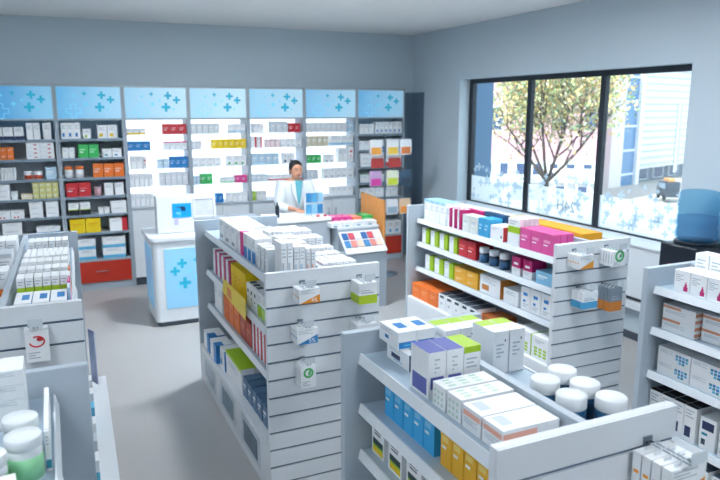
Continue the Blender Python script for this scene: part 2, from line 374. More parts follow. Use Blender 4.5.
# white tower with horizontal cladding, glazed stair strip and roof edge
tw = thing('clad_building', 'white building with thin horizontal cladding lines seen through third pane', 'building', (16, 14.8, -.12), math.radians(17))
c = MB(); c.box(0, 0, .45, 16, 4, 3.6, mat('#e9ecef', .7))
for k in range(15): c.box(0.02, -.02, .55+k*.2, 16, -.001, .575+k*.2, mat('#a9b4be', .7))
c.build('cladding', tw)
B('base_wall', tw, (.2, .3, 0, 16, 4, .449), mat('#7f8a98', .7)); B('corner_post', tw, (-.20, -.05, 0, -.001, 1, 5.6), mat('#f5f6f7', .6))
s_ = MB(); s_.box(-1.0, .05, 0, -.201, 1, 5.6, mat('#5f8ab5', .2))
for k in range(7): s_.box(-1.0, .02, .7*k+.3, -.201, .049, .7*k+.36, mat('#dfe6ec', .5))
s_.build('stair_glazing', tw); B('white_bay', tw, (-1.7, 0, 0, -1.001, 1, 5.6), mat('#e9e0de', .7))
B('roof_edge', tw, (2.6, -.3, 3.601, 16, 4, 3.95), mat('#4f6d86', .5)); B('drain_pipe', tw, (2.4, -.1, .2, 2.5, -.021, 2.4), mat('#b9c2ca', .5))
for i in range(3):
    f = B('window', tw, (.5+i*1.1, .25, .05, 1.2+i*1.1, .299, .42), mat('#dfe3e8', .5)); B('pane', f, (.55+i*1.1, .24, .08, 1.15+i*1.1, .249, .39), M_PANE)
# low white entrance portico
po = thing('entrance_porch', 'white porch of slim posts across the street below the tree', 'porch', (10.1, 11.0, -.12), math.radians(-38))
B('porch_roof', po, (-.45, -.25, .86, .5, .5, .93), mat('#f5f5f5', .6))
for k in range(5): B('post', po, (-.44+k*.225, -.22, 0, -.40+k*.225, -.18, .859), mat('#f2f2f2', .6))
# parked van
va = thing('van', 'dark van with an orange roof sign parked across the street', 'van', (13.6, 11.6, -.06), math.radians(-30))
va.scale = (.36, .36, .36)
MB().prism([(-.9, .22), (.9, .22), (.9, .75), (.62, 1.2), (-.85, 1.25), (-.9, .8)], 'x', -.45, .45, mat('#38424e', .3)).build('body', va, .03)
B('windscreen', va, (-.47, -.7, .78, -.452, .5, 1.12), mat('#8fa6b8', .1)); B('roof_sign', va, (-.2, -.6, 1.26, .2, .45, 1.42), mat('#e8a060', .5))
for y in (-.55, .55):
    q = MB(); q.lathe([(.0, -.06), (.2, -.06), (.22, -.03), (.22, .03), (.2, .06), (0, .06)], mat('#20252b', .8)); wh = q.build('wheel', va); wh.rotation_euler.y = PI/2; wh.location = (-.42, y, .22)
# street tree, autumn leaves
tr = thing('street_tree', 'street tree with yellow green autumn leaves outside the window', 'tree', (7.35, 8.66, -.12))
tk = MB(); rt = random.Random(11); M_BARK = mat('#54463e', .9, bump=.3)
tips = []
tk.tube([(0,0,0), (.01,.02,.45), (-.02,.0,.85), (-.02,-.03,1.15)], .06, M_BARK, 8, [.06, .05, .045, .04])
def branch(p, d, L, r, lev):
    pts = [p]; q = Vector(p); v = Vector(d).normalized()
    for k in range(4):
        v = (v + Vector((rt.uniform(-.25,.25), rt.uniform(-.25,.25), rt.uniform(-.05,.22)))).normalized(); q = q+v*L/4; pts.append(q.copy())
        if lev >= 1: tips.append((q.copy(), lev))
    tk.tube(pts, r, M_BARK, 6, [r*(1-.17*i) for i in range(5)])
    if lev < 3:
        for k in range(3):
            st = pts[1+k]; e = Vector((rt.uniform(-1,1), rt.uniform(-1,1), rt.uniform(.0,.9)))
            branch(st, (v*.6+e).normalized(), L*.68, r*.55, lev+1)
for d_ in ((-.2,1,.75), (.1,-1,.75), (.7,.3,.9), (-.5,-.2,1.1), (-.3,.7,1.3), (.2,-.6,1.4)): branch(Vector((-.02,-.03,1.05)), d_, 1.6, .03, 0)
tk.build('trunk', tr)
lf = MB(); LM = [mat(x, .7, var=.1) for x in ('#dcd48c', '#ecd08a', '#b4c08a', '#ece6c0', '#7c9a74', '#ecc48c')]
for p, lev in tips:
    for k in range(15 if lev == 3 else 9):
        o = p + Vector((rt.gauss(0,.15), rt.gauss(0,.15), rt.gauss(0,.13))); a = Vector((rt.gauss(0,1), rt.gauss(0,1), rt.gauss(0,1))).normalized(); b_ = a.orthogonal().normalized(); c_ = a.cross(b_); s = rt.uniform(.02, .05)
        lf.poly([o-b_*s, o+c_*s*.5+a*s*.15, o+b_*s, o-c_*s*.5+a*s*.15], rt.choice(LM))
lf.build('leaves', tr)

# ------------------------------------------------------------------ light: daylight, the shop's ceiling panels and added fill panels
wd = bpy.data.worlds.new('world'); SC.world = wd; wd.use_nodes = True; nt = wd.node_tree
sky = nt.nodes.new('ShaderNodeTexSky'); sky.sky_type = 'HOSEK_WILKIE'; sky.sun_direction = Vector((-.55, -.2, .6)).normalized(); sky.turbidity = 4
bg = nt.nodes['Background']; mx = nt.nodes.new('ShaderNodeMix'); mx.data_type = 'RGBA'; mx.inputs[0].default_value = .7; mx.inputs[7].default_value = (.80, .90, 1.0, 1)
nt.links.new(sky.outputs[0], mx.inputs[6]); nt.links.new(mx.outputs[2], bg.inputs[0]); bg.inputs[1].default_value = 1.7
sun = bpy.data.objects.new('sun', bpy.data.lights.new('sun', 'SUN')); COL.objects.link(sun); sun.data.energy = 4.2; sun.data.angle = .02; sun.data.color = (1, .95, .88)
sun.rotation_euler = Vector((.62, .22, -.75)).to_track_quat('-Z', 'Y').to_euler()
pt = bpy.data.objects.new('window_daylight', bpy.data.lights.new('window_daylight', 'AREA')); COL.objects.link(pt)
pt.data.shape = 'RECTANGLE'; pt.data.size = WZ1-WZ0; pt.data.size_y = WY1-WY0; pt.location = (XO+.03, (WY0+WY1)/2, (WZ0+WZ1)/2); pt.rotation_euler = (0, PI/2, 0); pt.data.cycles.is_portal = True
def ceiling_panel(x, y, w, label, e):  # builds the shop's panels and the added fill panels alike
    t = thing('ceiling_or_fill_light', label, 'ceiling light', (x, y, ZC), 0, None)
    f = MB(); k = w/2+.03; q = w/2; m = mat('#d5dade', .4)
    f.box(-k,-k,-.04, k,-q,-.0005, m).box(-k,q,-.04, k,k,-.0005, m).box(-k,-q,-.04,-q,q,-.0005, m).box(q,-q,-.04,k,q,-.0005, m); f.build('frame', t)
    B('diffuser', t, (-q+.001,-q+.001,-.03, q-.001,q-.001,-.0005), mat('#eef4fb', .5, var=0, emit=e))
ceiling_panel(1.72, 5.6, .26, 'square ceiling light panel over the aisle behind middle gondola', 235)
ceiling_panel(2.95, 3.9, .6, 'added square ceiling fill panel above the window gondola', 15)  # added out of view as ambient fill
ceiling_panel(-1.0, 5.6, .6, 'added square ceiling fill panel over the far end of left gondola', 12)  # added out of view to brighten the grey wall bays
ceiling_panel(-1.0, 1.3, .6, 'added square ceiling fill panel over the lower left gondola', 17)  # added to whiten the end panels of the left gondolas
ceiling_panel(2.45, 2.3, .6, 'square ceiling light panel over the aisle beside right edge gondola', 17)
ceiling_panel(1.3, -.7, .6, 'added square ceiling fill panel behind the front gondola', 19)  # added behind the camera to lift the faces turned to it

# ------------------------------------------------------------------ cabinets along the back wall
CF, CB = 8.25, 8.598                          # front and back of the cabinets
EDGE = [-.64, .085, .80, 1.54, 2.268, 3.01, 3.752, 4.473]
BAYN = ['first wall bay', 'second wall bay', 'first backlit bay', 'second backlit bay', 'third backlit bay', 'fourth backlit bay', 'grey corner bay']
BAYL = ['grey wall cabinet at the left end, orange cartons and yellow cartons on its shelves', 'grey wall cabinet with green and yellow boxes above a red drawer, second from left',
        'glowing white cabinet with red and blue cartons behind the promotion desk', 'glowing white cabinet with a long yellow row of cartons',
        'glowing white cabinet right behind the woman in the lab coat', 'glowing white cabinet with beige and green cartons beside the grey corner cabinet', 'grey wall cabinet in the corner behind the hanging packet stand']
M_CAB = mat('#cad4db', .5, var=.03); M_CABD = mat('#c2ccd4', .5, var=.03); M_POST = mat('#a3afb9', .45, var=.03); M_LITB = mat('#f2f8ff', .5, var=0, emit=.75)
M_ACR = clear('#f4f8fb', .7, .2, 'acrylic'); M_RED = mat('#c2331f', .35, var=.04); M_CHROME = mat('#c9d0d6', .2, 1, var=0); M_WHITE = mat('#dfe5ea', .45, var=.02); M_GREYS = mat('#aab6c0', .45, var=.02)
def header_mat(deep):
    k = ('hdr', deep)
    if k in _M: return _M[k]
    m = bpy.data.materials.new('header_print'); m.use_nodes = True; nt = m.node_tree; b = nt.nodes['Principled BSDF']
    tc = nt.nodes.new('ShaderNodeTexCoord'); sp = nt.nodes.new('ShaderNodeSeparateXYZ'); no = nt.nodes.new('ShaderNodeTexNoise'); no.inputs['Scale'].default_value = 6
    cr = nt.nodes.new('ShaderNodeValToRGB'); ad = nt.nodes.new('ShaderNodeMath'); ad.operation = 'MULTIPLY_ADD'; ad.inputs[1].default_value = .25
    nt.links.new(tc.outputs['Generated'], sp.inputs[0]); nt.links.new(tc.outputs['Object'], no.inputs['Vector'])
    nt.links.new(no.outputs[0], ad.inputs[0]); nt.links.new(sp.outputs[0], ad.inputs[2])
    cr.color_ramp.elements[0].color = lin(deep[0]); cr.color_ramp.elements[0].position = .1; cr.color_ramp.elements[1].color = lin(deep[1]); cr.color_ramp.elements[1].position = 1.05
    nt.links.new(ad.outputs[0], cr.inputs[0]); nt.links.new(cr.outputs[0], b.inputs['Base Color']); nt.links.new(cr.outputs[0], b.inputs['Emission Color'])
    b.inputs['Emission Strength'].default_value = deep[2]; b.inputs['Roughness'].default_value = .3; _M[k] = m; return m
M_CROSS = mat('#1f9fc0', .4, var=.05, emit=.25); M_CROSS2 = mat('#69c3dc', .4, var=.05, emit=.35); M_CROSSL = mat('#7ccae6', .4, emit=.3)
def cross_field(par, x0, z0, sx, sz, y, flip=False, big=1):
    """solid plus signs, pale ones and one outlined plus, as printed on the panels"""
    F = (lambda u: 1-u) if flip else (lambda u: u)
    k = 0
    for u, v, r, m in ((.70,.74,.052,M_CROSS),(.84,.60,.05,M_CROSS),(.66,.36,.062,M_CROSS),(.43,.79,.028,M_CROSS),(.44,.46,.03,M_CROSS2),(.27,.72,.02,M_CROSS2),(.56,.58,.018,M_CROSS2),(.78,.30,.018,M_CROSS2)):
        k += 1; r *= big; b = MB(); plus(b, (x0+F(u)*sx, z0+v*sz), r*sx*1.2, r*sx*.74, m, 'y', y-.00005*k); b.build('plus_sign', par)
    c = (x0+F(.25)*sx, z0+.24*sz); r = .115*sx; t = .075*sx; e = .010*sx
    o = [(-t/2,-r),(t/2,-r),(t/2,-t/2),(r,-t/2),(r,t/2),(t/2,t/2),(t/2,r),(-t/2,r),(-t/2,t/2),(-r,t/2),(-r,-t/2),(-t/2,-t/2)]
    b = MB()
    for i in range(12):
        a, q = Vector(o[i]), Vector(o[(i+1) % 12]); d = (q-a).normalized()*e/2; n = Vector((-d.y, d.x))
        P_ = [a-d-n, q+d-n, q+d+n, a-d+n]; b.poly([(c[0]+p.x, y-.0008-.00002*i, c[1]+p.y) for p in P_], M_CROSSL)
    b.build('plus_outline', par)
ZS_G = [.897, 1.11, 1.325, 1.552, 1.766]; ZS_B = [.95, 1.19, 1.402, 1.62, 1.805]
HDR = [('#1c8fd0', '#8cc6e4', .17), ('#68b2dc', '#a2cfe6', .19), ('#96c6de', '#b8d8e6', .2), ('#a0cce0', '#bcdae8', .21), ('#94c6e0', '#b4d6e6', .2), ('#82bce0', '#aad2e6', .19), ('#68b0da', '#a0cce4', .18)]
for i in range(7):
    x0, x1 = EDGE[i]+.001, EDGE[i+1]-.001; grey = i in (0, 1, 6)
    c = thing('pharmacy_cabinet', BAYL[i], 'cabinet', ((x0+x1)/2, CB, 0), 0, 'pharmacy cabinets along the back wall')
    h = (x1-x0)/2; y0 = CF-CB
    B('back_panel', c, (-h, -.015, .05, h, 0, 2.37), M_CAB if grey else M_WHITE)
    for sgn in (-1, 1): B('side_panel', c, (min(sgn*h, sgn*(h-.022)), y0, 0, max(sgn*h, sgn*(h-.022)), -.0151, 2.37), M_POST)
    k = h-.0221
    B('top_panel', c, (-k, y0+.01, 2.345, k, -.0151, 2.37), M_POST)
    hd = B('header_panel', c, (-k, y0+.002, 1.995, k, y0+.05, 2.344), header_mat(HDR[i]))
    cross_field(hd, -k, 1.995, 2*k, .349, y0+.0012)
    B('header_rail', c, (-k, y0-.001, 1.975, k, y0+.06, 1.9945), M_POST)
    if grey:
        for z in ZS_G+([.685] if i == 1 else [.70]):
            s = B('shelf', c, (-k, y0+.012, z-.022, k, -.0151, z), M_CABD); B('shelf_edge', s, (-k, y0+.006, z-.024, k, y0+.0115, z+.004), mat('#8496a5', .5))
        B('worktop', c, (-k, y0-.01, .345, k, -.0151, .37), M_GREYS)
        dr = B('drawer', c, (-k+.003, y0-.004, .09, k-.003, -.03, .343), M_RED, .004)
        hn = MB(); hn.tube([(-.07,y0-.004,.225), (-.07,y0-.03,.228), (.07,y0-.03,.228), (.07,y0-.004,.225)], .006, M_CHROME); hn.build('handle', dr)
        B('plinth', c, (-k, y0+.02, .0, k, -.03, .088), M_GREYS)
    else:
        B('light_panel', c, (-k, -.03, .955, k, -.0152, 1.974), M_LITB)
        for z in ZS_B[1:]: B('glass_shelf', c, (-k, y0+.03, z-.008, k, -.0301, z), M_ACR)
        B('worktop', c, (-k, y0-.012, .925, k, -.0301, .95), M_GREYS)
        for s_ in (-1, 1):
            d = B('door', c, (min(s_*.002, s_*(k-.002)), y0, .10, max(s_*.002, s_*(k-.002)), y0+.02, .915), M_WHITE, .003)
            hn = MB(); hn.tube([(s_*.05,y0,.80), (s_*.05,y0-.02,.80), (s_*.05,y0-.02,.70), (s_*.05,y0,.70)], .005, M_CHROME); hn.build('handle', d)
        B('carcass', c, (-k, y0+.021, .10, k, -.0152, .924), M_WHITE); B('plinth', c, (-k, y0+.03, 0, k, -.03, .099), M_SKIRT)
RW = ['lowest shelf', 'fifth shelf', 'fourth shelf', 'third shelf', 'second shelf', 'top shelf']
def G(b, r): # grey bay shelf, r = 1 top .. 6
    z = (ZS_G[::-1]+[.70 if b != 1 else .685])[r-1]; return S('y-', CF+.014, z, f"{['top','second','third','fourth','fifth','sixth'][r-1]} shelf of {BAYN[b]}", None, (EDGE[b]+.028, EDGE[b+1]-.028), .184)
def Lt(b, r): return S('y-', CF+.035, ZS_B[::-1][r-1], f"{['top','second','third','fourth','lowest'][r-1]} shelf of {BAYN[b]}", None, (EDGE[b]+.026, EDGE[b+1]-.026))
# small round pots for the grey bays
def jar(x, y, z, r, h, lidc, bodyc, bandc, label, group, name='cream_jar', cat='jar', neck=.9, lidh=.25, clearb=None):
    t = thing(name, label, cat, (x, y, z+.001), random.uniform(0, 6), group); hb = h*(1-lidh)
    b = MB(); b.lathe([(r*.9, 0), (r, .02*h), (r, hb*.9), (r*neck, hb)], clearb or mat(bodyc, .35)); b.build('body', t)
    g = MB(); g.lathe([(r*1.008, hb*.12), (r*1.008, hb*.78)], mat(bandc, .4)); g.build('printed_label', t)
    l = MB(); l.lathe([(r*1.0, hb+.0005), (r*1.03, hb+.002), (r*1.03, h*.97), (r*.98, h), (0, h)], mat(lidc, .4), n=32)
    l.build('lid', t); return t
def jar_row(s, desc, pxs, h, lidc, bodyc, bandc, off=.02, **k):
    n = len(pxs)
    for i, (a, b_) in enumerate(pxs):
        x0, x1 = along_x(a, s.f+off, s.z), along_x(b_, s.f+off, s.z); r = (x1-x0)/2*.97
        jar((x0+x1)/2, s.f+off+r, s.z, r, h, lidc, bodyc, bandc, label_of(desc, (col_words(i, n),), s.name), f'{desc}s on {s.name}' if n > 1 else None, **k)
# --- first wall bay
blk(G(0,1), 'white carton with navy label', 'foot:NAVY', -8, 25, 0, n=3, hpx=13, gap=.012)
blk(G(0,1), 'plain tall white carton', 'plain', 27, 41, 0, n=2, hpx=18.5); blk(G(0,1), 'narrow white carton beside the tall pair', 'plain', 43.5, 52, 0, hpx=18)
blk(G(0,2), 'small orange box', 'solid:ORG', -6, 14.5, 0, n=3, st=2, hpx=12.5); blk(G(0,2), 'flat white carton with red mark', 'tick:RED', 27, 55, 0, n=2, st=4, hpx=18, gap=.004)
blk(G(0,3), 'slim white carton', 'plain', 1.5, 17, 0, n=5, hpx=12.5, name='slim_carton'); jar_row(G(0,3), 'white jar with orange band', [(24.5,33.5), (34,43)], .09, W, W, BRICK)
blk(G(0,3), 'pale blue grey box', 'tint:PALE', 46, 57.5, 0, hpx=12)
blk(G(0,4), 'flat white box in a pile', 'plain', -3, 11, 0, st=3, hpx=16); blk(G(0,4), 'small white box beside the pile', 'plain', 11.5, 18.5, 0, hpx=8); blk(G(0,4), 'low pale yellow box', 'tint:CREAM', 21.5, 33, 0, hpx=5.5)
blk(G(0,4), 'pale yellow carton', 'tint:#d9d58a', 33.5, 59.5, 0, n=4, st=3, hpx=17.5)
blk(G(0,5), 'white carton with red marks', 'dots:RED', -3, 25, 0, n=2, hpx=8.5); blk(G(0,5), 'flat white carton', 'plain', 30, 44, 0, st=3, hpx=17.5); blk(G(0,5), 'flat white carton near the post', 'plain', 46.5, 59.5, 0, st=3, hpx=17.5)
blk(G(0,6), 'large white box', 'plain', 3, 23, 0, st=2, hpx=14); blk(G(0,6), 'flat white and blue box', 'foot:BLUE', 37, 61, 0, n=2, hpx=8)
# --- second wall bay
blk(G(1,1), 'white carton with blue square', 'mark:BLUE', 61.5, 81, 0, n=3, hpx=17, gap=.002); blk(G(1,1), 'short white box', 'mark:LIME', 83, 91.5, 0, hpx=10); blk(G(1,1), 'white box with yellow corner', 'mark:YEL', 97.5, 118, 0, n=2, hpx=13.5)
blk(G(1,2), 'white box beside green boxes', 'plain', 62.5, 75.5, 0, n=2, hpx=10.5); blk(G(1,2), 'bright green box', 'tint:GREEN:#8fdc9e', 78.5, 99.5, 0, n=2, hpx=13.5); blk(G(1,2), 'low white box with blue mark', 'mark:TEAL', 102.5, 122, 0, n=2, hpx=8.5)
jar_row(G(1,3), 'white jar with orange lid', [(65,73.5), (76,84.5)], .13, ORG, W, W); blk(G(1,3), 'orange red carton', 'tint:ORG:PEACH', 93.5, 126, 0, n=3, hpx=13.5)
blk(G(1,4), 'red gift bag shaped box', 'tint:RED:#e06a70', 66.5, 91.5, 0, n=2, hpx=14); jar_row(G(1,4), 'small pale pink pot', [(95,102)], .1, '#e6c9cf', '#d9a8b2', '#d9a8b2'); blk(G(1,4), 'upright white box', 'plain', 104, 125, 0, n=2, hpx=12.5, gap=.02)
blk(G(1,5), 'white carton with black and lime label', 'lbl:BLACK:LIME', 68.5, 91.5, 0, n=2, hpx=12.5, gap=.015); blk(G(1,5), 'small square white box', 'plain', 98.5, 110, 0, n=2, hpx=6.5); blk(G(1,5), 'flat white box in a stack', 'plain', 111, 127.5, 0, st=2, hpx=12.5)
blk(G(1,6), 'bright yellow box', 'solid:YEL:GOLD', 70.5, 101.5, 0, n=2, hpx=14.5); blk(G(1,6), 'white box with red end', 'end:RED', 110, 128, 0, hpx=13)
dk = S('y-', CF-.005, .37, 'grey ledge over second bay drawer', None, (.115, .77)); blk(dk, 'white and light blue carton', 'foot:SKY', 79, 97, 0, st=2, d=.16, hpx=21); blk(dk, 'white and light blue carton near the post', 'foot:SKY', 103.5, 126.5, 0, st=2, d=.16, hpx=21)
# --- four backlit bays
def run(b, r, desc, sty, p0, p1, hp, n=1, **k): blk(Lt(b, r), desc, sty, p0, p1, 0, d=k.pop('d', .1), n=n, hpx=hp, name='backlit_carton', **k)
run(2,1,'white carton with yellow base','foot:YEL',127,146,6,3); run(2,1,'red carton','tint:RED:#ec8f94',163,187,10,3); run(2,2,'blue carton','tint:BLUE:#7fb2dc',127,151,9,3); run(2,2,'white carton with magenta top','top:PINK',164,188,8,4)
run(2,3,'white carton','plain',131,143,13,2); run(2,3,'red spotted carton','cross:RED',143.5,147.5,12); run(2,3,'pale blue carton','tint:PALE',158,169,9,2); run(2,3,'dark blue carton','tint:BLUE:#7fb2dc',170,188.5,11,3)
run(2,4,'tall white carton','plain',130,154,13,5); run(2,4,'pale grey carton','tint:#dfe5ea',160,188.5,13,5); run(2,5,'white carton','plain',131.5,155,13,5)
run(3,1,'white grey carton','tint:#dde3e6',189.5,220,10,5); run(3,1,'pale blue carton','band:PALE',229,247.5,9,3); run(3,2,'pale grey carton','tint:#dfe5ea',190,202,8,2); run(3,2,'yellow carton','tint:YEL:#f8e68c',212,247.5,9,6)
run(3,3,'grey carton with dark spots','dots:#8d97a5',193,222,9,4); run(3,3,'white carton with green label','mark:GREEN',227,247.5,10,3); run(3,4,'pale blue carton','tint:PALE',191.5,200,8,2); run(3,4,'green carton','tint:GREEN:#a5e3b3',201,213,10,2)
run(3,4,'mint green carton','band:#8fd6a0',221,235,6,3); run(3,4,'magenta carton','tint:PINK:#f0a0c8',235.5,248,7,2); run(3,5,'orange carton','tint:PEACH',198,207.5,9,2); run(3,5,'dark blue carton','tint:BLUE:#7fb2dc',213.5,224,9,2); run(3,5,'white carton','plain',227.5,248,9,4)
run(4,1,'white carton','plain',253,264.5,9,3); run(4,1,'pale grey carton','tint:#d5dde3',270.5,288,11,3); run(4,1,'red carton','tint:RED:#ec8f94',289,300.5,9,2); run(4,2,'white carton with red end','end:RED',251,262.5,11,2); run(4,2,'pale pink carton','tint:#eed6d6',266,280,8,3); run(4,2,'white carton with dark spots','dots:#8d97a5',281,302,8,4)
run(4,3,'pale blue carton','tint:PALE',252,279.5,11,4); run(4,3,'white carton with navy mark','mark:NAVY',283,295,11,2); run(4,4,'pale grey blue carton','tint:#cdd9e2',250,267.5,7,3); run(4,4,'white carton with red stripe','band:RED',269,302,6,5); run(4,5,'lime green carton','tint:LIME:#d5e68c',250.5,256,9); run(4,5,'white carton','plain',257.5,267,9,2)
run(5,1,'white grey carton','tint:#dfe3e6',304.5,347,9,8); run(5,1,'pale blue carton','tint:PALE',348,354.5,10); run(5,2,'beige carton','tint:#d9cfb4',306,328.5,10,4); run(5,2,'light blue carton','band:#9fcbe6',331,353.5,10,4)
run(5,3,'green carton','tint:GREEN:#a5e3b3',307,321.5,8,3); run(5,3,'white carton with dark marks','dots:NAVY',325,334.5,8,2); run(5,3,'tall white carton','plain',338,348,14,2); run(5,3,'red striped tall carton','cross:RED',348.5,354,15)
run(5,4,'pale grey carton','tint:#d5dde3',305,318.5,9,3); run(5,4,'grey blue carton with spots','dots:#6f86a5',323.5,354,10,5); run(5,5,'white carton','plain',331,353.5,9,4)
# --- corner bay
blk(G(6,1), 'white carton', 'plain', 359, 374, 0, n=3, hpx=10); blk(G(6,1), 'white carton with blue mark', 'mark:BLUE', 375.5, 402.5, 0, n=6, hpx=12); blk(G(6,2), 'low white carton', 'plain', 359, 374, 0, n=3, hpx=9)
blk(G(6,3), 'broad white carton', 'plain', 360, 374, 0, st=3, hpx=16.5); blk(G(6,4), 'white carton with green cover', 'top:#8fb59a', 360, 387, 0, n=3, hpx=9); blk(G(6,5), 'white box behind the wooden board', 'plain', 359.5, 398, 0, n=5, hpx=10)
blk(G(6,2), 'white and blue carton', 'band:BLUE', 376.5, 403, 0, n=4, hpx=10); blk(G(6,3), 'tall red and white carton', 'foot:RED', 380, 402, 0, n=3, hpx=14); blk(G(6,4), 'white pink box', 'band:PINK', 389, 402, 0, n=2, hpx=9)
dk = S('y-', CF-.005, .37, 'grey ledge over corner bay drawer', None, (3.78, 4.445)); blk(dk, 'white and pale blue box', 'mark:SKY', 381, 401, 0, n=3, d=.16, hpx=13)

# ------------------------------------------------------------------ promotion desk with lit plus-sign front
ds = thing('promotion_desk', 'white rounded desk with blue plus sign front and raised screen board', 'desk', (1.13, 6.5, 0))
def rrect(x0, x1, y0, y1, r, n=6):
    o = []
    for cx, cy, a in ((x0+r, y0+r, PI), (x1-r, y0+r, 1.5*PI), (x1-r, y1-r, 0), (x0+r, y1-r, .5*PI)):
        for i in range(n+1): t = a+PI/2*i/n; o.append((cx+r*math.cos(t), cy+r*math.sin(t)))
    return o
M_DESK = mat('#e3e8ec', .4, var=.02)
MB().prism(rrect(-.32, .34, .0, .62, .05), 'z', .05, .85, M_DESK).build('body', ds)
MB().prism(rrect(-.345, .365, -.025, .645, .06), 'z', .851, .89, M_WHITE).build('desktop', ds, .006)
MB().prism(rrect(-.30, .32, .02, .60, .05), 'z', 0, .049, mat('#4a5662', .6)).build('plinth', ds)
f = B('front_print', ds, (-.215, -.006, .18, .30, -.0005, .775), header_mat(('#8fc8ea', '#86c3ea', .12)))
cross_field(f, -.20, .24, .50, .52, -.007, True, 1.5)
B('side_print', ds, (-.326, .08, .18, -.3205, .54, .775), header_mat(('#7fc0e8', '#8fcbee', .12)))
hb = MB(); hb.box(-.235, .2, .891, .345, .32, 1.262, M_WHITE); hb.build('raised_board', ds, .008)
sc_ = B('screen', ds, (-.085, .193, 1.045, .10, .1995, 1.185), mat('#1583c4', .2, emit=.35))
p_ = MB(); rr = random.Random(5)
for k in range(7):
    u, v = rr.uniform(-.075, .04), rr.uniform(1.06, 1.15); p_.box(u, .1915, v, u+rr.uniform(.02, .05), .1929, v+rr.uniform(.008, .025), mat(rr.choice(('#0d4f86', '#5fc3e8', '#233b5a')), .3))
p_.build('screen_image', sc_)
B('leaflet', ds, (-.07, .196, .97, -.03, .1995, 1.03), mat('#b9b4cf', .5))
fr = MB(); fr.box(.12,.185,1.035,.335,.1995,1.05,M_DESK).box(.12,.185,1.22,.335,.1995,1.235,M_DESK).box(.12,.185,1.05,.135,.1995,1.22,M_DESK).box(.32,.185,1.05,.335,.1995,1.22,M_DESK); nf = fr.build('notice_frame', ds)
B('notice', nf, (.136, .194, 1.051, .319, .1994, 1.219), mat('#ccd2da', .5, var=.25, scale=14))

# ------------------------------------------------------------------ sales counter and the woman behind it
ct = thing('sales_counter', 'grey fronted sales counter with white top in front of the woman', 'counter', (2.37, 6.6, 0))
B('front_panel', ct, (-.31, .0, .0, .31, .03, .925), mat('#a9b3bc', .5, var=.02)); B('counter_body', ct, (-.29, .031, .0, .29, .46, .925), M_WHITE); B('countertop', ct, (-.325, -.015, .926, .325, .48, .96), mat('#eef1f3', .35, var=.02), .004)
c2 = thing('counter_return', 'plain grey side counter between promotion desk and sales counter', 'counter', (1.78, 7.0, 0))
B('front_panel', c2, (-.19, 0, 0, .26, .03, .91), mat('#a4afb8', .5, var=.02)); B('countertop', c2, (-.2, -.01, .911, .265, .36, .935), M_GREYS); B('body', c2, (-.17, .031, 0, .24, .34, .91), M_WHITE)
sd = thing('leaflet_stand', 'upright board of small blue leaflets on the counter beside the woman', 'stand', (2.57, 6.78, .961))
B('board', sd, (-.11, 0, .0, .11, .02, .27), M_WHITE)
for i in range(3):
    for j in range(2): B('leaflet', sd, (-.095+.066*i, -.014, .02+.125*j, -.037+.066*i, -.001, .12+.125*j), mat(('#4e9cc8', '#8fc2de', '#2f7fb4')[(i+2*j) % 3], .5, var=.3, scale=40))
bt = thing('pump_bottle', 'small black bottle standing at the edge of the white countertop', 'bottle', (2.15, 6.78, .961))
MB().lathe([(0,0),(.02,0),(.022,.01),(.022,.12),(.01,.14)], mat(BLACK, .3)).build('body', bt); MB().lathe([(.012,.1405),(.012,.165),(0,.165)], mat('#5b6570', .4)).build('cap', bt)

def skin(name, verts, edges, radii, m, parent, root=0, sub=2):
    me = bpy.data.meshes.new(name); me.from_pydata(verts, edges, []); o = bpy.data.objects.new(name, me); COL.objects.link(o); o.parent = parent
    me.materials.append(m); sk = o.modifiers.new('skin', 'SKIN'); sv = me.skin_vertices[0].data
    for i, r in enumerate(radii): sv[i].radius = (r, r) if not isinstance(r, tuple) else r
    for i in range(len(verts)): sv[i].use_root = (i == root)
    o.modifiers.new('sub', 'SUBSURF').levels = sub; o.modifiers['sub'].render_levels = sub
    sk.use_smooth_shade = True; return o
pe = thing('person', 'woman in white lab coat over turquoise shirt looking down at the counter', 'person', (2.545, 7.42, 0))
pe.scale = (.975, .975, .975)
V = [(0,0,.90),(0,-.02,1.08),(0,-.07,1.24),(0,-.10,1.325),(0,-.125,1.375),(0,-.15,1.42),          # pelvis..neck, jaw 5
     (.165,-.075,1.255),(.215,-.13,1.03),(.10,-.33,1.012),                                           # arm R image: 6,7,8
     (-.165,-.075,1.255),(-.215,-.13,1.03),(-.10,-.33,1.012),                                        # 9,10,11
     (.09,.0,.84),(.095,0,.46),(.095,.02,.08),(.1,-.10,.035),(-.09,0,.84),(-.095,0,.46),(-.095,.02,.08),(-.1,-.10,.035), # legs 12..19
     (0,-.145,1.49)]
Ed = [(0,1),(1,2),(2,3),(3,4),(4,5),(2,6),(6,7),(7,8),(2,9),(9,10),(10,11),(0,12),(12,13),(13,14),(14,15),(0,16),(16,17),(17,18),(18,19),(5,20)]
Ra = [.125,.115,.12,.06,.05,.068,.062,.043,.027,.062,.043,.027,.085,.058,.04,.035,.085,.058,.04,.035,.078]
M_SKIN = mat('#d69c7e', .5, var=.04)
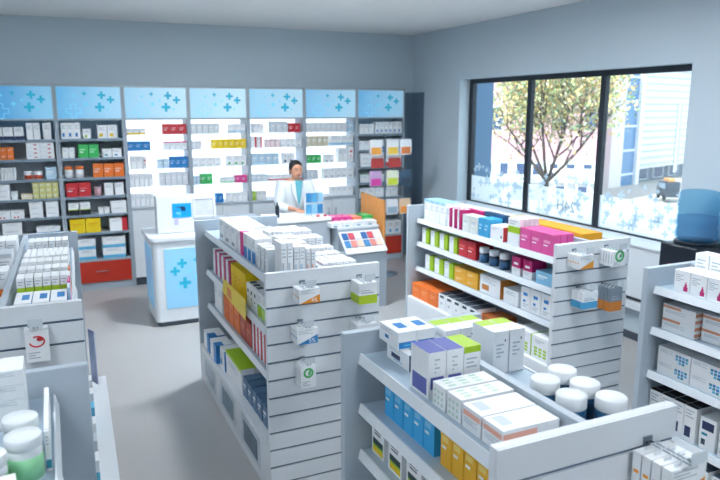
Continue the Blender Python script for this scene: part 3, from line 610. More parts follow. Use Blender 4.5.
# hands: palm and five fingers grown from each wrist
for s_, wr in ((1, 8), (-1, 11)):
    wx, wy, wz = V[wr]; p = len(V); V.append((wx-.035*s_, wy-.055, wz-.008)); Ed.append((wr, p)); Ra.append((.034, .016))
    for q, (dx, dy, L) in enumerate(((.030,-.03,.052), (.011,-.045,.066), (-.008,-.05,.07), (-.027,-.045,.06))):
        a = len(V); V.append((wx-.035*s_+dx*s_, wy-.055+dy*.8, wz-.006)); V.append((wx-.05*s_+dx*s_*1.1, wy-.055+dy-L*.5, wz-.010)); V.append((wx-.058*s_+dx*s_*1.1, wy-.055+dy-L, wz-.020))
        Ed += [(p, a), (a, a+1), (a+1, a+2)]; Ra += [.0095, .0085, .007]
    a = len(V); V.append((wx-.06*s_, wy-.035, wz)); V.append((wx-.085*s_, wy-.065, wz-.008)); Ed += [(wr, a), (a, a+1)]; Ra += [.011, .008]
body = skin('body', V, Ed, Ra, M_SKIN, pe)
M_COAT = mat('#e4eaef', .7, var=.03)
coat = skin('lab_coat', [(0,0,.62),(0,0,.88),(0,-.02,1.08),(0,-.065,1.235),(.168,-.075,1.265),(.22,-.13,1.03),(.135,-.28,1.0),(-.168,-.075,1.265),(-.22,-.13,1.03),(-.135,-.28,1.0),(0,-.06,1.30)],
     [(0,1),(1,2),(2,3),(3,4),(4,5),(5,6),(3,7),(7,8),(8,9),(3,10)], [.2,.165,.15,.15,.095,.068,.05,.095,.068,.05,.105], M_COAT, pe, 1)
sh = MB(); M_SH = mat('#5fb0bf', .7, var=.12, scale=50)
sh.prism([(-.048,1.335),(.048,1.335),(.03,1.15),(0,1.02),(-.03,1.15)], 'y', -.235, -.19, M_SH); sh.build('shirt', pe, .012)
lp = MB()
for s_ in (-1, 1): lp.prism([(s_*.05,1.335),(s_*.095,1.30),(s_*.085,1.2),(s_*.0,1.0),(s_*.03,1.15)][::s_], 'y', -.243, -.20, M_COAT)
lp.build('lapels', pe, .008)
hd_ = bpy.data.objects.new('head_anchor', None)
bpy.data.objects.remove(hd_)
M_HAIR = mat('#15110f', .4, bump=.2); hr = MB()
hr.ball((0,-.112,1.485), .088, M_HAIR, 20, (.93, 1.05, .95)); hr.ball((0,-.01,1.455), .05, M_HAIR, 14, (1,1,1)); hr.ball((.064,-.105,1.445), .04, M_HAIR, 12, (.5, .8, 1.2)); hr.ball((-.064,-.105,1.445), .04, M_HAIR, 12, (.5, .8, 1.2)); hr.build('hair', pe)
fa = MB(); fa.ball((0,-.172,1.445), .072, M_SKIN, 20, (.92, .85, 1.12)); fa.ball((0,-.18,1.395), .045, M_SKIN, 14, (1, .9, .9))
fa.prism([(-.247,1.44),(-.228,1.47),(-.225,1.425)], 'x', -.009, .009, M_SKIN); fa.build('face', pe)
ey = MB()
for s_ in (-1, 1): ey.ball((s_*.028,-.226,1.455), .010, mat('#2a2320', .3), 10, (1.3,.6,.5)); ey.box(s_*.028-.018,-.232,1.474,s_*.028+.018,-.222,1.479, M_HAIR)
ey.build('eyes', pe); MB().ball((0,-.222,1.397), .016, mat('#8c3f3a', .4), 10, (1.4,.5,.45)).build('mouth', pe)
er = MB()
for s_ in (-1, 1): er.ball((s_*.075,-.125,1.435), .022, M_SKIN, 10, (.4,.8,1.2))
er.build('ears', pe)

# ------------------------------------------------------------------ counter display of small goods, wooden board, hanging stand
cd = thing('counter_display', 'grey display bin with sloped leaflet tray between counter and hanging stand', 'display', (2.95, 6.35, 0))
M_BIN = mat('#a7b2bb', .5, var=.02)
B('bin_body', cd, (-.24, -.10, 0, .24, .55, .60), M_BIN); B('upper_body', cd, (-.24, .1, .601, .24, .55, .84), M_BIN)
tp = MB(); tp.prism([(-.13,.62),(-.12,.61),(.095,.80),(.085,.815)], 'x', -.24, .24, M_WHITE); tray = tp.build('sloped_tray', cd)
for i in range(6):
    for j in range(2):
        a, q = (.25+.36*j), (.25+.36*j+.30); e = lambda t: (-.125+.215*t-.004, .621+.19*t+.004)
        (ya, za), (yb, zb) = e(a), e(q); x = -.22+.074*i
        m = MB(); m.hexa([(x,ya,za),(x+.062,ya,za),(x+.062,ya-.006,za+.007),(x,ya-.006,za+.007),(x,yb,zb),(x+.062,yb,zb),(x+.062,yb-.006,zb+.007),(x,yb-.006,zb+.007)], mat(('#4a86b8','#e6e9ec','#d9887f','#2f5f98','#e9c9b4','#c9505c')[(i*2+j*3) % 6], .5, var=.25, scale=50)); m.build('leaflet', cd)
B('top_shelf', cd, (-.245, .1, .841, .245, .56, .86), M_WHITE)
td = S('y-', 6.46, .861, 'top of the grey display bin')
blk(td, 'white box with teal mark', 'mark:TEAL', 331, 377, .05, n=4, d=.12, off=0)
td2 = S('y-', 6.60, .861, 'back of the display bin'); 
blk(td2, 'pink bar', 'solid:PINK', 333, 352, .085, n=3, d=.2, off=0, name='snack_bar', cat='snack'); blk(td2, 'orange bar', 'solid:#f08a6a', 353, 362, .075, n=1, d=.2, off=0, name='snack_bar', cat='snack'); blk(td2, 'green bar', 'solid:GREEN', 363, 373, .085, n=1, d=.2, off=0, name='snack_bar', cat='snack')
ct3 = S('y-', 6.64, .961, 'sales counter beside the leaflet stand'); blk(ct3, 'red and white bar', 'half:RED', 312.5, 327, .02, n=2, d=.05, off=0, name='snack_bar', cat='snack')
wb = thing('wooden_board', 'orange wooden divider board standing beside the counter display', 'board', (3.235, 6.62, 0))
w_ = MB(); wm = mat('#d9934f', .5, var=.12, scale=12)
w_.hexa([(-.014,-.22,0),(.014,-.22,0),(.014,.36,0),(-.014,.36,0),(-.014,-.22,1.13),(.014,-.22,1.13),(.014,.36,1.16),(-.014,.36,1.16)], wm); w_.build('panel', wb, .004)
B('foot', wb, (.0145, -.05, .0, .06, .2, .03), wm)
rk = thing('hanging_stand', 'thin metal stand with hooks of colourful packets before the corner bay', 'stand', (3.82, 7.55, 0))
M_MET = mat('#8d9aa6', .35, .8, var=0)
MB().lathe([(0,0),(.17,0),(.17,.012),(.03,.03),(0,.03)], M_MET).build('base', rk); MB().tube([(0,0,.0305),(0,0,1.80)], .013, M_MET).build('pole', rk)
RKP = []
for z in (1.74, 1.36, 1.0):
    for a in (-.21, .02, .2):
        hb = MB(); yy = -.16; hb.tube([(0,-.012,z), (a*.7, yy*.6, z), (a, yy, z), (a, yy-.05, z+.012)], .004, M_MET, 6); hb.build('hook', rk); RKP.append((a, yy, z))
hue = [('#e8eaec','#f0a23a'),('#e8e9ea','#f3c53a'),('#e9ecee','#e07a35'),('#c9a7cf','#d0409a'),('#e8ead0','#c9d83a'),('#31506a','#22384c'),('#dfe5ea','#7fb0d0'),('#e4e4e8','#9fb4c4'),('#e8c9a8','#ef9a4a')]
hn_ = ['white packet with orange corner', 'white packet with yellow round label', 'white packet with orange spots', 'magenta and lilac packet', 'yellow green and cream packet', 'dark blue packet', 'pale blue packet', 'pale grey packet', 'orange and beige packet']
for i, (a, yy, z) in enumerate(RKP):
    o = thing('hanging_packet', hn_[i]+' hanging on the metal stand', 'packet', (3.82+a, 7.55+yy, z), 0, 'packets on the hanging stand')
    p = MB(); p.prism([(-.075,-.006),(.075,-.006),(.08,-.06),(.08,-.17),(.07,-.20),(-.07,-.20),(-.08,-.17),(-.08,-.06)], 'y', -.02, .014, mat(hue[i][0], .35)); q = p.build('pouch', o, .005)
    B('printed_label', o, (-.065, -.0225, -.185, .065, -.0202, -.10), mat(hue[i][1], .4, var=.1))
for i, (x, c) in enumerate(((-.14, RED), (.10, RED))):
    o = thing('hanging_packet', ('red packet hanging low on the stand, beside the pole on the left', 'red packet hanging low on the stand, right of the pole')[i], 'packet', (3.82+x, 7.48, 1.50), 0, 'packets on the hanging stand')
    MB().prism([(-.08,0),(.08,0),(.085,-.1),(.075,-.12),(-.075,-.12),(-.085,-.1)], 'y', -.015, .015, mat('#c23a36', .4)).build('pouch', o, .004); B('header_card', o, (-.07, -.004, .0005, .07, .004, .06), mat('#e8d8d4', .5))

# ------------------------------------------------------------------ gondolas
M_GON = mat('#dfe4e8', .45, var=.02); M_GIN = mat('#b4c0ca', .5, var=.02); M_SLOT = mat('#5a7188', .5, var=.03); M_DECK = mat('#a9bccb', .4, var=.02); M_RAIL = mat('#e4eaef', .35, var=.02); M_TICK = mat('#e8edf0', .5, var=.1, scale=80)
def slat_panel(x0, x1, y0, y1, z1, pitch, first, gap=.012, zb=.0):
    """slatwall board: thin dark core with boards clipped over its front (towards -y)"""
    b = MB(); b.box(x0, y0+.010, zb, x1, y1, z1, M_GON); b.box(x0+.001, y0+.0085, zb, x1-.001, y0+.0099, z1-.01, M_SLOT)
    z = z1; nz = z1-first
    while z > zb+.01:
        b.box(x0, y0, max(nz+gap/2, zb), x1, y0+.0084, z if z == z1 else z-gap/2, M_GON); z = nz; nz -= pitch
    return b
def gondola(label, x0, x1, y0, y1, zt, inset, left, right, base, base_out=(0, 0), first=.085, pitch=.1, bays=2, spine_h=None, name='display_gondola'):
    xm, ym = (x0+x1)/2, (y0+y1)/2; X = lambda v: v-xm; Y = lambda v: v-ym
    g = thing(name, label, 'shelf unit', (xm, ym, 0)); t = .035
    slat_panel(X(x0), X(x1), Y(y0), Y(y0+t), zt, pitch, first).build('end_panel', g)
    B('end_panel', g, (X(x0), Y(y1-t), 0, X(x1), Y(y1), zt), M_GIN, .003)
    B('spine_panel', g, (-.014, Y(y0+t)+.001, base+.001, .014, Y(y1-t)-.001, spine_h or zt-.004), M_GIN)
    B('base', g, (X(x0)-base_out[0], Y(y0+t)+.001, .0, X(x1)+base_out[1], Y(y1-t)-.001, base), M_GON, .003)
    for side, zs in ((-1, left), (1, right)):
        for z in zs:
            xf = X(x0)+inset if side < 0 else X(x1)-inset
            a, q = (xf, -.0145) if side < 0 else (.0145, xf)
            s = B('shelf', g, (a, Y(y0+t)+.002, z-.018, q, Y(y1-t)-.002, z), M_DECK)
            r = MB(); o = side
            r.prism([(xf+o*.0005, z+.006), (xf+o*.006, z+.006), (xf+o*.016, z-.032), (xf+o*.011, z-.036), (xf+o*.0005, z-.02)], 'y', Y(y0+t)+.003, Y(y1-t)-.003, M_RAIL)
            rl = r.build('price_rail', s)
            rr = random.Random(int(z*1000)+side)
            for i in range(2):
                k = MB(); yy = Y(y0)+(y1-y0)*(.3+.4*i)+rr.uniform(-.1, .1)
                P_ = lambda u, v: (xf+o*(.0068+.0094*(1-v)+.0006), yy+u*.05, z+.002-.03*(1-v))
                pts = [P_(0,0), P_(1,0), P_(1,1), P_(0,1)]; k.poly(pts[::o], M_TICK); k.build('price_ticket', s)
    return g
MG, WG, NG, LG, RG, CG = 'middle gondola', 'window gondola', 'front gondola', 'left gondola', 'right edge gondola', 'lower left gondola'
g1 = gondola('middle white gondola with slatted end panel, yellow price sign and hanging small packs', .95, 1.6, 3.22, 5.08, 1.27, .08, [1.19, .886, .62], [1.19, .886, .62], .30)
g2 = gondola('white gondola by the window stacked with pink, lime and red cartons', 2.78, 3.38, 3.14, 5.07, 1.28, .09, [1.163, .958, .735], [1.163, .958, .735], .478, pitch=.093)
g3 = gondola('short white gondola in front with violet cartons, jars and a spine panel', .935, 1.55, 1.225, 2.21, 1.28, .072, [1.19, .99, .80], [1.19, .99, .80], .30, first=.10)
g4 = gondola('white gondola at left with lime banded cartons on its top shelf', -.56, .072, 3.07, 4.93, 1.28, .045, [1.17, .90, .62], [1.17, .90, .62], .22, (0, .11))
g5 = gondola('white gondola at right edge of view below the water cooler', 2.80, 3.45, .9, 2.5, 1.28, .06, [1.175, .95, .705, .41], [1.175, .95, .705, .41], .2)
g6 = gondola('white gondola in the lower left corner of view holding lidded tubs', -.56, .055, 1.2, 2.29, 1.28, .11, [1.19, .9, .6], [1.19, .9, .6], .2)
# see-through stock boxes let into the base of the middle gondola
for i in range(3):
    y = 4.75-i*.56
    f = MB(); f.box(-.3285, y-4.15-.2, .07, -.3256, y-4.15+.2, .26, mat('#b9c4cc', .4)); w_ = f.build('stock_window', g1)
    B('window_insert', w_, (-.3305, y-4.15-.16, .10, -.3286, y-4.15+.14, .23), mat(('#8fa3b3','#6f8797','#5b7688')[i], .25, var=.35, scale=9))

# ---- middle gondola, left face
A = S('x-', 1.04, 1.19, 'top shelf of '+MG, 0.22, (3.262, 5.038))
blk(A, 'tall white carton with dark dot', 'dots:DK', 219.5, 237, .15, d=.10, n=3, rows=2, gap=.012)
blk(A, 'pink and white slim carton', 'half:PINK', 237.5, 243, .15, d=.10, n=1, rows=1, name='slim_carton')
blk(A, 'slim white blue foot carton', 'lbl:BLUE:SKY', 243.5, 256, .155, d=.05, n=3, rows=2, name='slim_carton', gap=.02)
blk(A, 'slim grey white carton with dark stripe', 'side:GR', 257, 268.5, .14, d=.07, n=3, rows=1, name='slim_carton', gap=.02)
def frow(y, z, x0, x1, n, desc, sty, d, h, where, name='medicine_carton', gap=.004):
    w = (x1-x0)/n-gap; body, fc, deco = style(sty); me = carton_mesh(name, w, d, h, body, fc, deco)
    for i in range(n):
        o = bpy.data.objects.new(name, me); COL.objects.link(o); o.location = (x0+(i+.5)*(x1-x0)/n, y+random.uniform(0,.004), z+.001); tag(o, label_of(desc, (col_words(i, n),), where), 'box', f'{desc}s, {where}' if n > 1 else None)
frow(3.30, 1.19, 1.062, 1.13, 2, 'slim tall white carton', 'side:GR', .12, .215, 'near end of middle gondola top', 'slim_carton'); frow(3.30, 1.19, 1.132, 1.20, 2, 'slim white carton with blue edge', 'side:PALE', .12, .19, 'near end of middle gondola top', 'slim_carton'); frow(3.30, 1.19, 1.202, 1.258, 2, 'slim white carton with peach edge', 'side:PEACH', .12, .175, 'near end of middle gondola top', 'slim_carton')
frow(3.44, 1.19, 1.14, 1.258, 4, 'slim white carton', 'side:GR', .12, .18, 'second row of middle gondola top', 'slim_carton'); frow(3.585, 1.19, 1.14, 1.258, 4, 'slim white carton', 'plain', .12, .185, 'third row of middle gondola top', 'slim_carton')
for r, nm in enumerate(('fourth', 'fifth', 'sixth')): frow(3.74+.16*r, 1.19, 1.175, 1.258, 3, 'slim white carton', ('side:GR', 'side:PALE', 'plain')[r], .13, (.15, .165, .14)[r], nm+' row of middle gondola top', 'slim_carton')
for r, (nm, n, hh) in enumerate((('first', 5, .085), ('second', 5, .08), ('third', 5, .085), ('fourth', 4, .10))): frow(3.30+.11*r, 1.19, 1.294, 1.50, n, 'low white carton', ('dots:GR','plain')[r % 2], .09, hh, nm+' row beyond the spine of middle gondola', 'flat_carton', .008)
for r, (nm, n, hh) in enumerate((('fifth', 4, .13), ('sixth', 3, .14), ('seventh', 4, .12))): frow(3.80+.2*r, 1.19, 1.294, 1.50, n, 'white grey carton', ('side:GR','plain','side:PALE')[r], .13, hh, nm+' row beyond the spine of middle gondola', 'medicine_carton', .008)
A = S('x-', 1.04, .886, 'second shelf of '+MG, 0.22, (3.262, 5.038))
blk(A, 'magenta and white slim carton', 'half:MAG', 213.5, 231, .185, d=.12, n=4, rows=1, name='slim_carton', gap=.012)
blk(A, 'yellow slim carton', 'solid:YEL:GOLD', 231.5, 246, .19, d=.12, n=4, name='slim_carton', gap=.006)
blk(A, 'white carton with dark dots on top', 'cross:DK', 247, 257, .15, d=.14, n=3, name='slim_carton')
blk(A, 'white carton with lime green foot', 'lbl:LIME:GREEN', 257.5, 268, .15, d=.14, n=2, name='slim_carton')
A = S('x-', 1.04, .62, 'third shelf of '+MG, 0.22, (3.262, 5.038))
blk(A, 'plain white carton', 'plain', 215, 222.5, .2, d=.14, n=2); blk(A, 'orange carton', 'solid:ORG:RED', 224, 240, .17, d=.14, n=3, gap=.02); blk(A, 'brick red carton', 'solid:BRICK:ORG', 240.5, 252, .15, d=.14, n=2)
blk(A, 'pink red slim carton', 'half:RED', 252.5, 266, .19, d=.12, n=4, name='slim_carton', gap=.008)
A = S('x-', .95, .301, 'base deck of '+MG, 0.31, (3.262, 5.038))
blk(A, 'blue and white carton', 'half:BLUE', 204, 217, .135, d=.12, n=2, gap=.03); blk(A, 'white carton with blue side', 'side:BLUE', 220.5, 225, .15, d=.12, n=1, off=.03)
blk(A, 'large white carton with lime green top', 'top:LIME', 226.5, 242, .17, d=.09, n=1, off=.04, rows=2); blk(A, 'blue grey carton with pale label', 'tint:#56789a:W', 243, 268, .13, d=.10, n=5, off=.05, gap=.02, rows=2)
ps = thing('price_sign', 'yellow hanging price sign clipped to second shelf of middle gondola', 'sign', (1.004, 4.14, .886))
b = MB(); b.hexa([(-.003,-.29,-.055),(0,-.29,-.055),(0,.30,-.02),(-.003,.30,-.02),(-.003,-.31,.082),(0,-.31,.082),(0,.26,.082),(-.003,.26,.082)], mat('#f0d63c', .4)); b.build('card', ps)
b = MB(); b.hexa([(-.0045,.05,-.02),(-.0035,.05,-.02),(-.0035,.16,-.01),(-.0045,.16,-.01),(-.0045,.05,.05),(-.0035,.05,.05),(-.0035,.16,.05),(-.0045,.16,.05)], mat('#e8862c', .4)); b.build('printed_mark', ps)
MB().tube([(.002,-.05,.03), (.012,-.05,.03)], .004, M_MET, 6).build('clip', ps)

# ---- hooks and hanging packs on the end panels
def hook(x, y, z, L, label, where, ticket=True):
    t = thing('display_hook', label, 'hook', (x, y, z), 0, 'wire hooks on '+where)
    b = MB(); b.box(-.016, -.0040, -.010, .016, -.0005, .016, M_MET); b.build('bracket', t)
    q = MB(); q.tube([(-.008,-.0045,.0), (-.008,-.02,.004), (-.008,-L,.004), (-.008,-L-.008,.016)], .0026, M_CHROME, 6); q.tube([(.008,-.0045,.0), (.008,-.02,.004), (.008,-L,.004), (.008,-L-.008,.016)], .0026, M_CHROME, 6); q.build('wire', t)
    if ticket: B('price_holder', t, (-.028, -L-.016, .0165, .028, -L-.012, .048), clear('#e8f0f4', .25, .2, 'ticket'))
    return t
def hangpack(x, y, z, w, h, d, deco, label, group, body=W, faces=None, gap=0):
    """a carton on a punched card tab, hanging below the wire"""
    o = thing('hanging_pack', label, 'pack', (x, y, z), 0, group)
    me = carton_mesh('carton', w, d, h, body, faces, deco); c = bpy.data.objects.new('carton', me); COL.objects.link(c); c.parent = o; c.location = (0, 0, -h-.004)
    tb = MB(); k = w*.3
    tb.box(-k, d*.5-.001, -.0038, -.012, d*.5, .004, paper('#dfe5ea')).box(.012, d*.5-.001, -.0038, k, d*.5, .004, paper('#dfe5ea')).box(-.012, d*.5-.001, .0075, .012, d*.5, .011, paper('#dfe5ea')).box(-.018, d*.5-.001, .0041, -.0121, d*.5, .011, paper('#dfe5ea')).box(.0121, d*.5-.001, .0041, .018, d*.5, .011, paper('#dfe5ea'))
    tb.build('hang_tab', o); return o, c
def letters(par, txt, size, loc, m):
    o = text_mesh(par, txt, size, m); o.location = loc; o.rotation_euler = (PI/2, 0, 0); return o
def wedge(par, w, h, col, y=-.0006, name='printed_wedge', z0=0):
    b = MB(); b.poly([(-w/2, y, z0), (w/2, y, z0), (w/2, y, z0+h)], mat(col, .45)); b.build(name, par); 
def hooked(gname, px, py, Y, n, w, h, d, desc, col, kind, L=.125, txt=None, body=W):
    p = at(px, py, y=Y)
    hook(p.x, Y, p.z, L, f'wire hook with {desc}s on {gname}'.replace('packs packs', 'packs'), gname)
    d = min(d, (L-.018)/n-.004)
    for i in range(n):
        y = Y-L+.012+i*(d+.004)
        lb = f'{desc}, {["front one","second one","third one","fourth one","fifth one","rear one"][i] if n > 1 else "alone"} on its hook, {gname} end panel'
        if kind == 'wedge': deco = lines('F', 3, .08, .75, .92, .1)+[('LR', .2, .4, .8, .5, col)]
        elif kind == 'foot': deco = [('FLRB', 0, 0, 1, .42, col), ('F', .1, .5, .8, .56, TX), ('F', .1, .62, .6, .66, TX)]
        else: deco = lines('F', 3, .1, .6, .3, .08)+[('LR', .3, .2, .7, .8, GR)]
        o, c = hangpack(p.x, y, p.z-.001, w, h, d, deco, lb, f'{desc}s on {gname}' if n > 1 else None, body)
        if kind == 'wedge': wedge(c, w*.98, h*.58, col)
        if kind == 'ring':
            q = MB(); r = w*.33; N = 18
            for k in range(N):
                a, e = 2*PI*k/N, 2*PI*(k+1)/N; pr_ = [(r*math.cos(a), r*math.sin(a)), (r*math.cos(e), r*math.sin(e)), (r*.6*math.cos(e), r*.6*math.sin(e)), (r*.6*math.cos(a), r*.6*math.sin(a))]
                q.poly([(x, -.0006, h*.68+z) for x, z in pr_], mat(col, .4))
            q.poly([(-r*.1, -.0007, h*.55), (r*.45, -.0007, h*.6), (r*.5, -.0007, h*.85), (r*.0, -.0007, h*.75)], mat(col, .4)); q.build('printed_ring', c)
        if txt and i == 0: letters(c, txt, h*.4, (w*.22, -.0012, h*.19), mat('#ffffff', .4, var=0))
Y1 = 3.2195
hooked(MG, 302, 283, Y1, 3, .115, .075, .03, 'white pack with orange wedge', '#f09a2a', 'wedge', txt='4%')
hooked(MG, 359, 277, Y1, 4, .105, .115, .028, 'white and lime green pack', '#b4cf2c', 'foot', L=.13)
hooked(MG, 300, 322, Y1, 3, .115, .08, .03, 'white pack with blue wedge', '#2f86c4', 'wedge', txt='5%')
hooked(MG, 358, 317, Y1, 4, .12, .10, .028, 'white pack with grey print', '#8fa3b3', 'foot', L=.13)
hooked(MG, 302, 359, Y1, 3, .085, .12, .028, 'white pack with green ring', '#52b86a', 'ring', L=.11)
Y2 = 3.1395
hooked(WG, 574, 251, Y2, 5, .115, .085, .024, 'white pack with orange flash', '#f0a23a', 'wedge')
hooked(WG, 606, 247, Y2, 5, .115, .095, .024, 'white pack with green circle', '#52b86a', 'ring', L=.13)
hooked(WG, 578, 287, Y2, 4, .12, .105, .03, 'white and light blue pack', '#4fa9d8', 'foot')
hooked(WG, 603, 283, Y2, 4, .10, .15, .028, 'grey and orange pack', '#e08a3a', 'foot', L=.13, body='#8d9aa6')
Y3 = 1.2245
hooked(NG, 647, 441, Y3, 4, .13, .10, .028, 'large white pack with orange wedge', '#f09a2a', 'wedge', L=.15)
Y4 = 3.0695
hooked(LG, 36, 324, Y4, 2, .09, .14, .025, 'white pack with red heart loop', '#cf3038', 'heart', L=.08)
for o in [o for o in bpy.data.objects if o.name.startswith('hanging_pack') and 'heart' in o.get('label', '')]:
    c = o.children[0]; cu = []
    for k in range(25):
        t = PI*(.15+1.6*k/24); cu.append((.028*math.cos(t+PI*.9), -.0012, .088+.02*math.sin(t+PI*.9)*1.1))
    q = MB(); q.tube(cu, .0035, mat('#cf3038', .4), 6); q.ball((.012,-.001,.098), .011, mat('#cf3038', .4), 12, (1.2,.1,.9)); q.build('printed_heart', c)

# ---- window gondola, left face
A = S('x-', 2.88, 1.163, 'top shelf of '+WG, 0.185, (3.182, 5.028))
blk(A, 'tall pale blue topped carton', 'top:#9fd0ea', 424, 445, .18, d=.07, n=4, rows=2, off=.01)
blk(A, 'magenta and white slim carton', 'half:MAG', 446.5, 461, .155, d=.10, n=3, rows=1, gap=.03, name='slim_carton')
blk(A, 'cream white carton', 'tint:#dfe3de:#c9d3d8', 462, 477.5, .13, d=.1, n=2); blk(A, 'cyan blue carton', 'tint:#3aa6d8:#8fd0ee', 478, 489, .135, d=.12, n=2, gap=.004)
blk(A, 'white carton with red emblem', 'logo:RED', 490, 503, .105, d=.13, n=1); blk(A, 'tall white and lime carton', 'mid:LIME', 507, 519, .19, d=.075, n=1, rows=4)
blk(A, 'pink carton', 'tint:#e0559b:#f0a0c8', 519.5, 553, .14, d=.1, n=3, rows=3, gap=.004)
tp_ = S('x-', 2.88, 1.163, 'top of '+WG, 0.185, (3.182, 5.028))
blk(S('x-', 3.005, 1.163, 'back of the top shelf, '+WG), 'magenta carton', 'solid:MAG:PINK', 466, 483, .15, d=.042, n=2); blk(S('x-', 3.005, 1.163, 'back of the top shelf, '+WG), 'dark blue flat box on edge', 'tint:#1f4f78:#3f7fa8', 484, 505, .16, d=.042, n=2)
blk(S('x+', 3.29, 1.163, 'window side top shelf of '+WG), 'yellow orange flat carton', 'tint:GOLD:YEL', 3.28, 4.1, .135, d=.17, n=3, absol=True, name='flat_carton'); blk(S('x+', 3.29, 1.163, 'window side top shelf of '+WG), 'white carton', 'plain', 4.2, 4.95, .12, d=.12, n=4, absol=True)
A = S('x-', 2.88, .958, 'second shelf of '+WG, 0.185, (3.182, 5.028))
blk(A, 'white and lime green carton', 'half:LIME', 421, 458, .13, d=.11, n=4, gap=.03); blk(A, 'bright red box', 'tint:RED:#e86a60', 458.5, 475.5, .135, d=.2, n=2)
y0_ = [along_y(p, 2.93, .958) for p in (484, 494, 504.5)]
for i, y in enumerate(y0_): jar(2.93, y, .958, .036, .115, W, '#23364c', '#3f6a94', label_of('white capped dark bottle', (col_words(i, 3),), A.name), 'white capped dark bottles on '+A.name, 'vitamin_bottle', 'bottle', .8, .35)
blk(A, 'white carton with magenta top half', 'lbl:W:W', 509.5, 532, .13, d=.1, n=2, gap=.04) if 0 else blk(A, 'magenta topped white carton', 'tophalf:MAG', 510, 533, .13, d=.12, n=2, gap=.035)
blk(A, 'light blue low carton', 'tint:#8cc6e6:W', 535, 552, .085, d=.2, n=1)
A = S('x-', 2.88, .735, 'third shelf of '+WG, 0.185, (3.182, 5.028))
blk(A, 'white and lime green carton', 'half:LIME', 424.5, 453.5, .13, d=.11, n=3, gap=.025); blk(A, 'golden yellow carton', 'tint:#f2b22c:#f7cc6c', 454, 478, .062, d=.16, n=2, st=2, gap=.006)
blk(A, 'white box with orange printed side', 'side:#d98a3c', 479.5, 500, .14, d=.2, n=1); blk(A, 'short plain white carton', 'plain', 503, 518, .105, d=.15, n=1); blk(A, 'tall white carton with blue drops', 'cross:BLUE', 520, 551, .165, d=.1, n=3, gap=.006)
A = S('x-', 2.79, .478, 'base deck of '+WG, 0.275, (3.182, 5.028))
blk(A, 'bright orange carton', 'solid:ORG:#f8a87a', 412, 437, .125, d=.15, n=3, rows=2, off=.02); blk(A, 'white carton with dark top', 'darktop', 438, 476, .14, d=.18, n=5, off=.02, gap=.01)
blk(A, 'copper brown carton', 'tint:#b5622c:#d98a4c', 478, 494, .12, d=.2, n=1, off=.02); blk(A, 'grey carton with dark spots', 'dots:BLACK', 495, 511, .09, d=.2, n=2, off=.02); blk(A, 'white carton with lime label grid', 'grid:LIME', 513, 549, .155, d=.2, n=2, off=.02, gap=.012)

# ---- front gondola, left face
A = S('x-', 1.02, 1.19, 'top shelf of '+NG, 0.205, (1.265, 2.168))
def free(desc, sty, x, y, z, w, d, h, rot, where, name='medicine_carton', grp=None, lab=None):
    body, fc, deco = style(sty); o = bpy.data.objects.new(name, carton_mesh(name, w, d, h, body, fc, deco)); COL.objects.link(o); o.location = (x, y, z+.001); o.rotation_euler.z = rot
    return tag(o, lab or f'{desc}, {where}', 'box', grp)
P = lambda px, py, z: at(px, py, z=z)
# lying white carton with navy end, two blue-marked cartons behind it
free('white carton with blue mark and navy end', 'wave:NAVY', 1.085, 2.03, 1.19, .17, .11, .060, -PI/2, 'far end of top shelf of '+NG)
for i in range(2): free('', 'wave:BLUE', 1.145+.052*i, 1.905, 1.19, .05, .17, .15, 0, '', grp='blue and white cartons near the far end of '+NG, lab=f'tall white carton with blue wave, {("left","right")[i]} of the pair behind the violet cartons') if i < 0 else None
for i in range(2):
    free('', 'wave2:BLUE', 1.110+.078*i, 2.005-.0*i, 1.252, .075, .15, .065, 0, '', grp='blue and white cartons near the far end of '+NG, lab=f'white carton with blue wave top, {("left","right")[i]} of the pair on front gondola')
free('plain white carton under the blue wave pair', 'plain', 1.212, 2.015, 1.19, .028, .14, .060, 0, 'top shelf of '+NG)
for i, sty in enumerate(('duo:VIO', 'duo:VIO', 'top:LIME')):
    free('', sty, 1.062+.066*i, 1.72, 1.19, .064, .115, .155, 0, '', grp=('violet topped cartons on '+NG) if i < 2 else None, lab=('white carton with violet top and label, left one of two, front gondola', 'white carton with violet top and label, right one of two, front gondola', 'white carton with lime green top beside the violet pair')[i])
for i in range(2): free('', 'speck', 1.03, 1.655-.085*i, 1.19, .075, .19, .075, -PI/2, '', name='flat_carton', grp='green speckled cartons on '+NG, lab=f'long pale carton with green specks, {("far one","near one")[i]} of two on front gondola')
for i in range(2): free('', 'pinklab', 1.03, 1.478-.10*i, 1.19, .094, .19, .07, -PI/2, '', name='flat_carton', grp='pink banded cartons on '+NG, lab=f'long white carton with pink band, {("far one","near one")[i]} of two on front gondola')
A = S('x-', 1.02, .99, 'second shelf of '+NG, 0.205, (1.265, 2.168))
blk(A, 'bright blue carton', 'tint:#3bb0ea:#7cc8f0', 384.5, 434, .155, d=.12, n=5, gap=.005, off=.03); blk(A, 'golden yellow carton', 'tint:#f2b828:#f7d874', 440, 489, .155, d=.12, n=4, gap=.004, off=.03)
A = S('x-', 1.02, .80, 'third shelf of '+NG, 0.205, (1.265, 2.168))
blk(A, 'white carton with green emblem and yellow base', 'herb', 369, 470, .155, d=.1, n=5, gap=.035, off=.02)
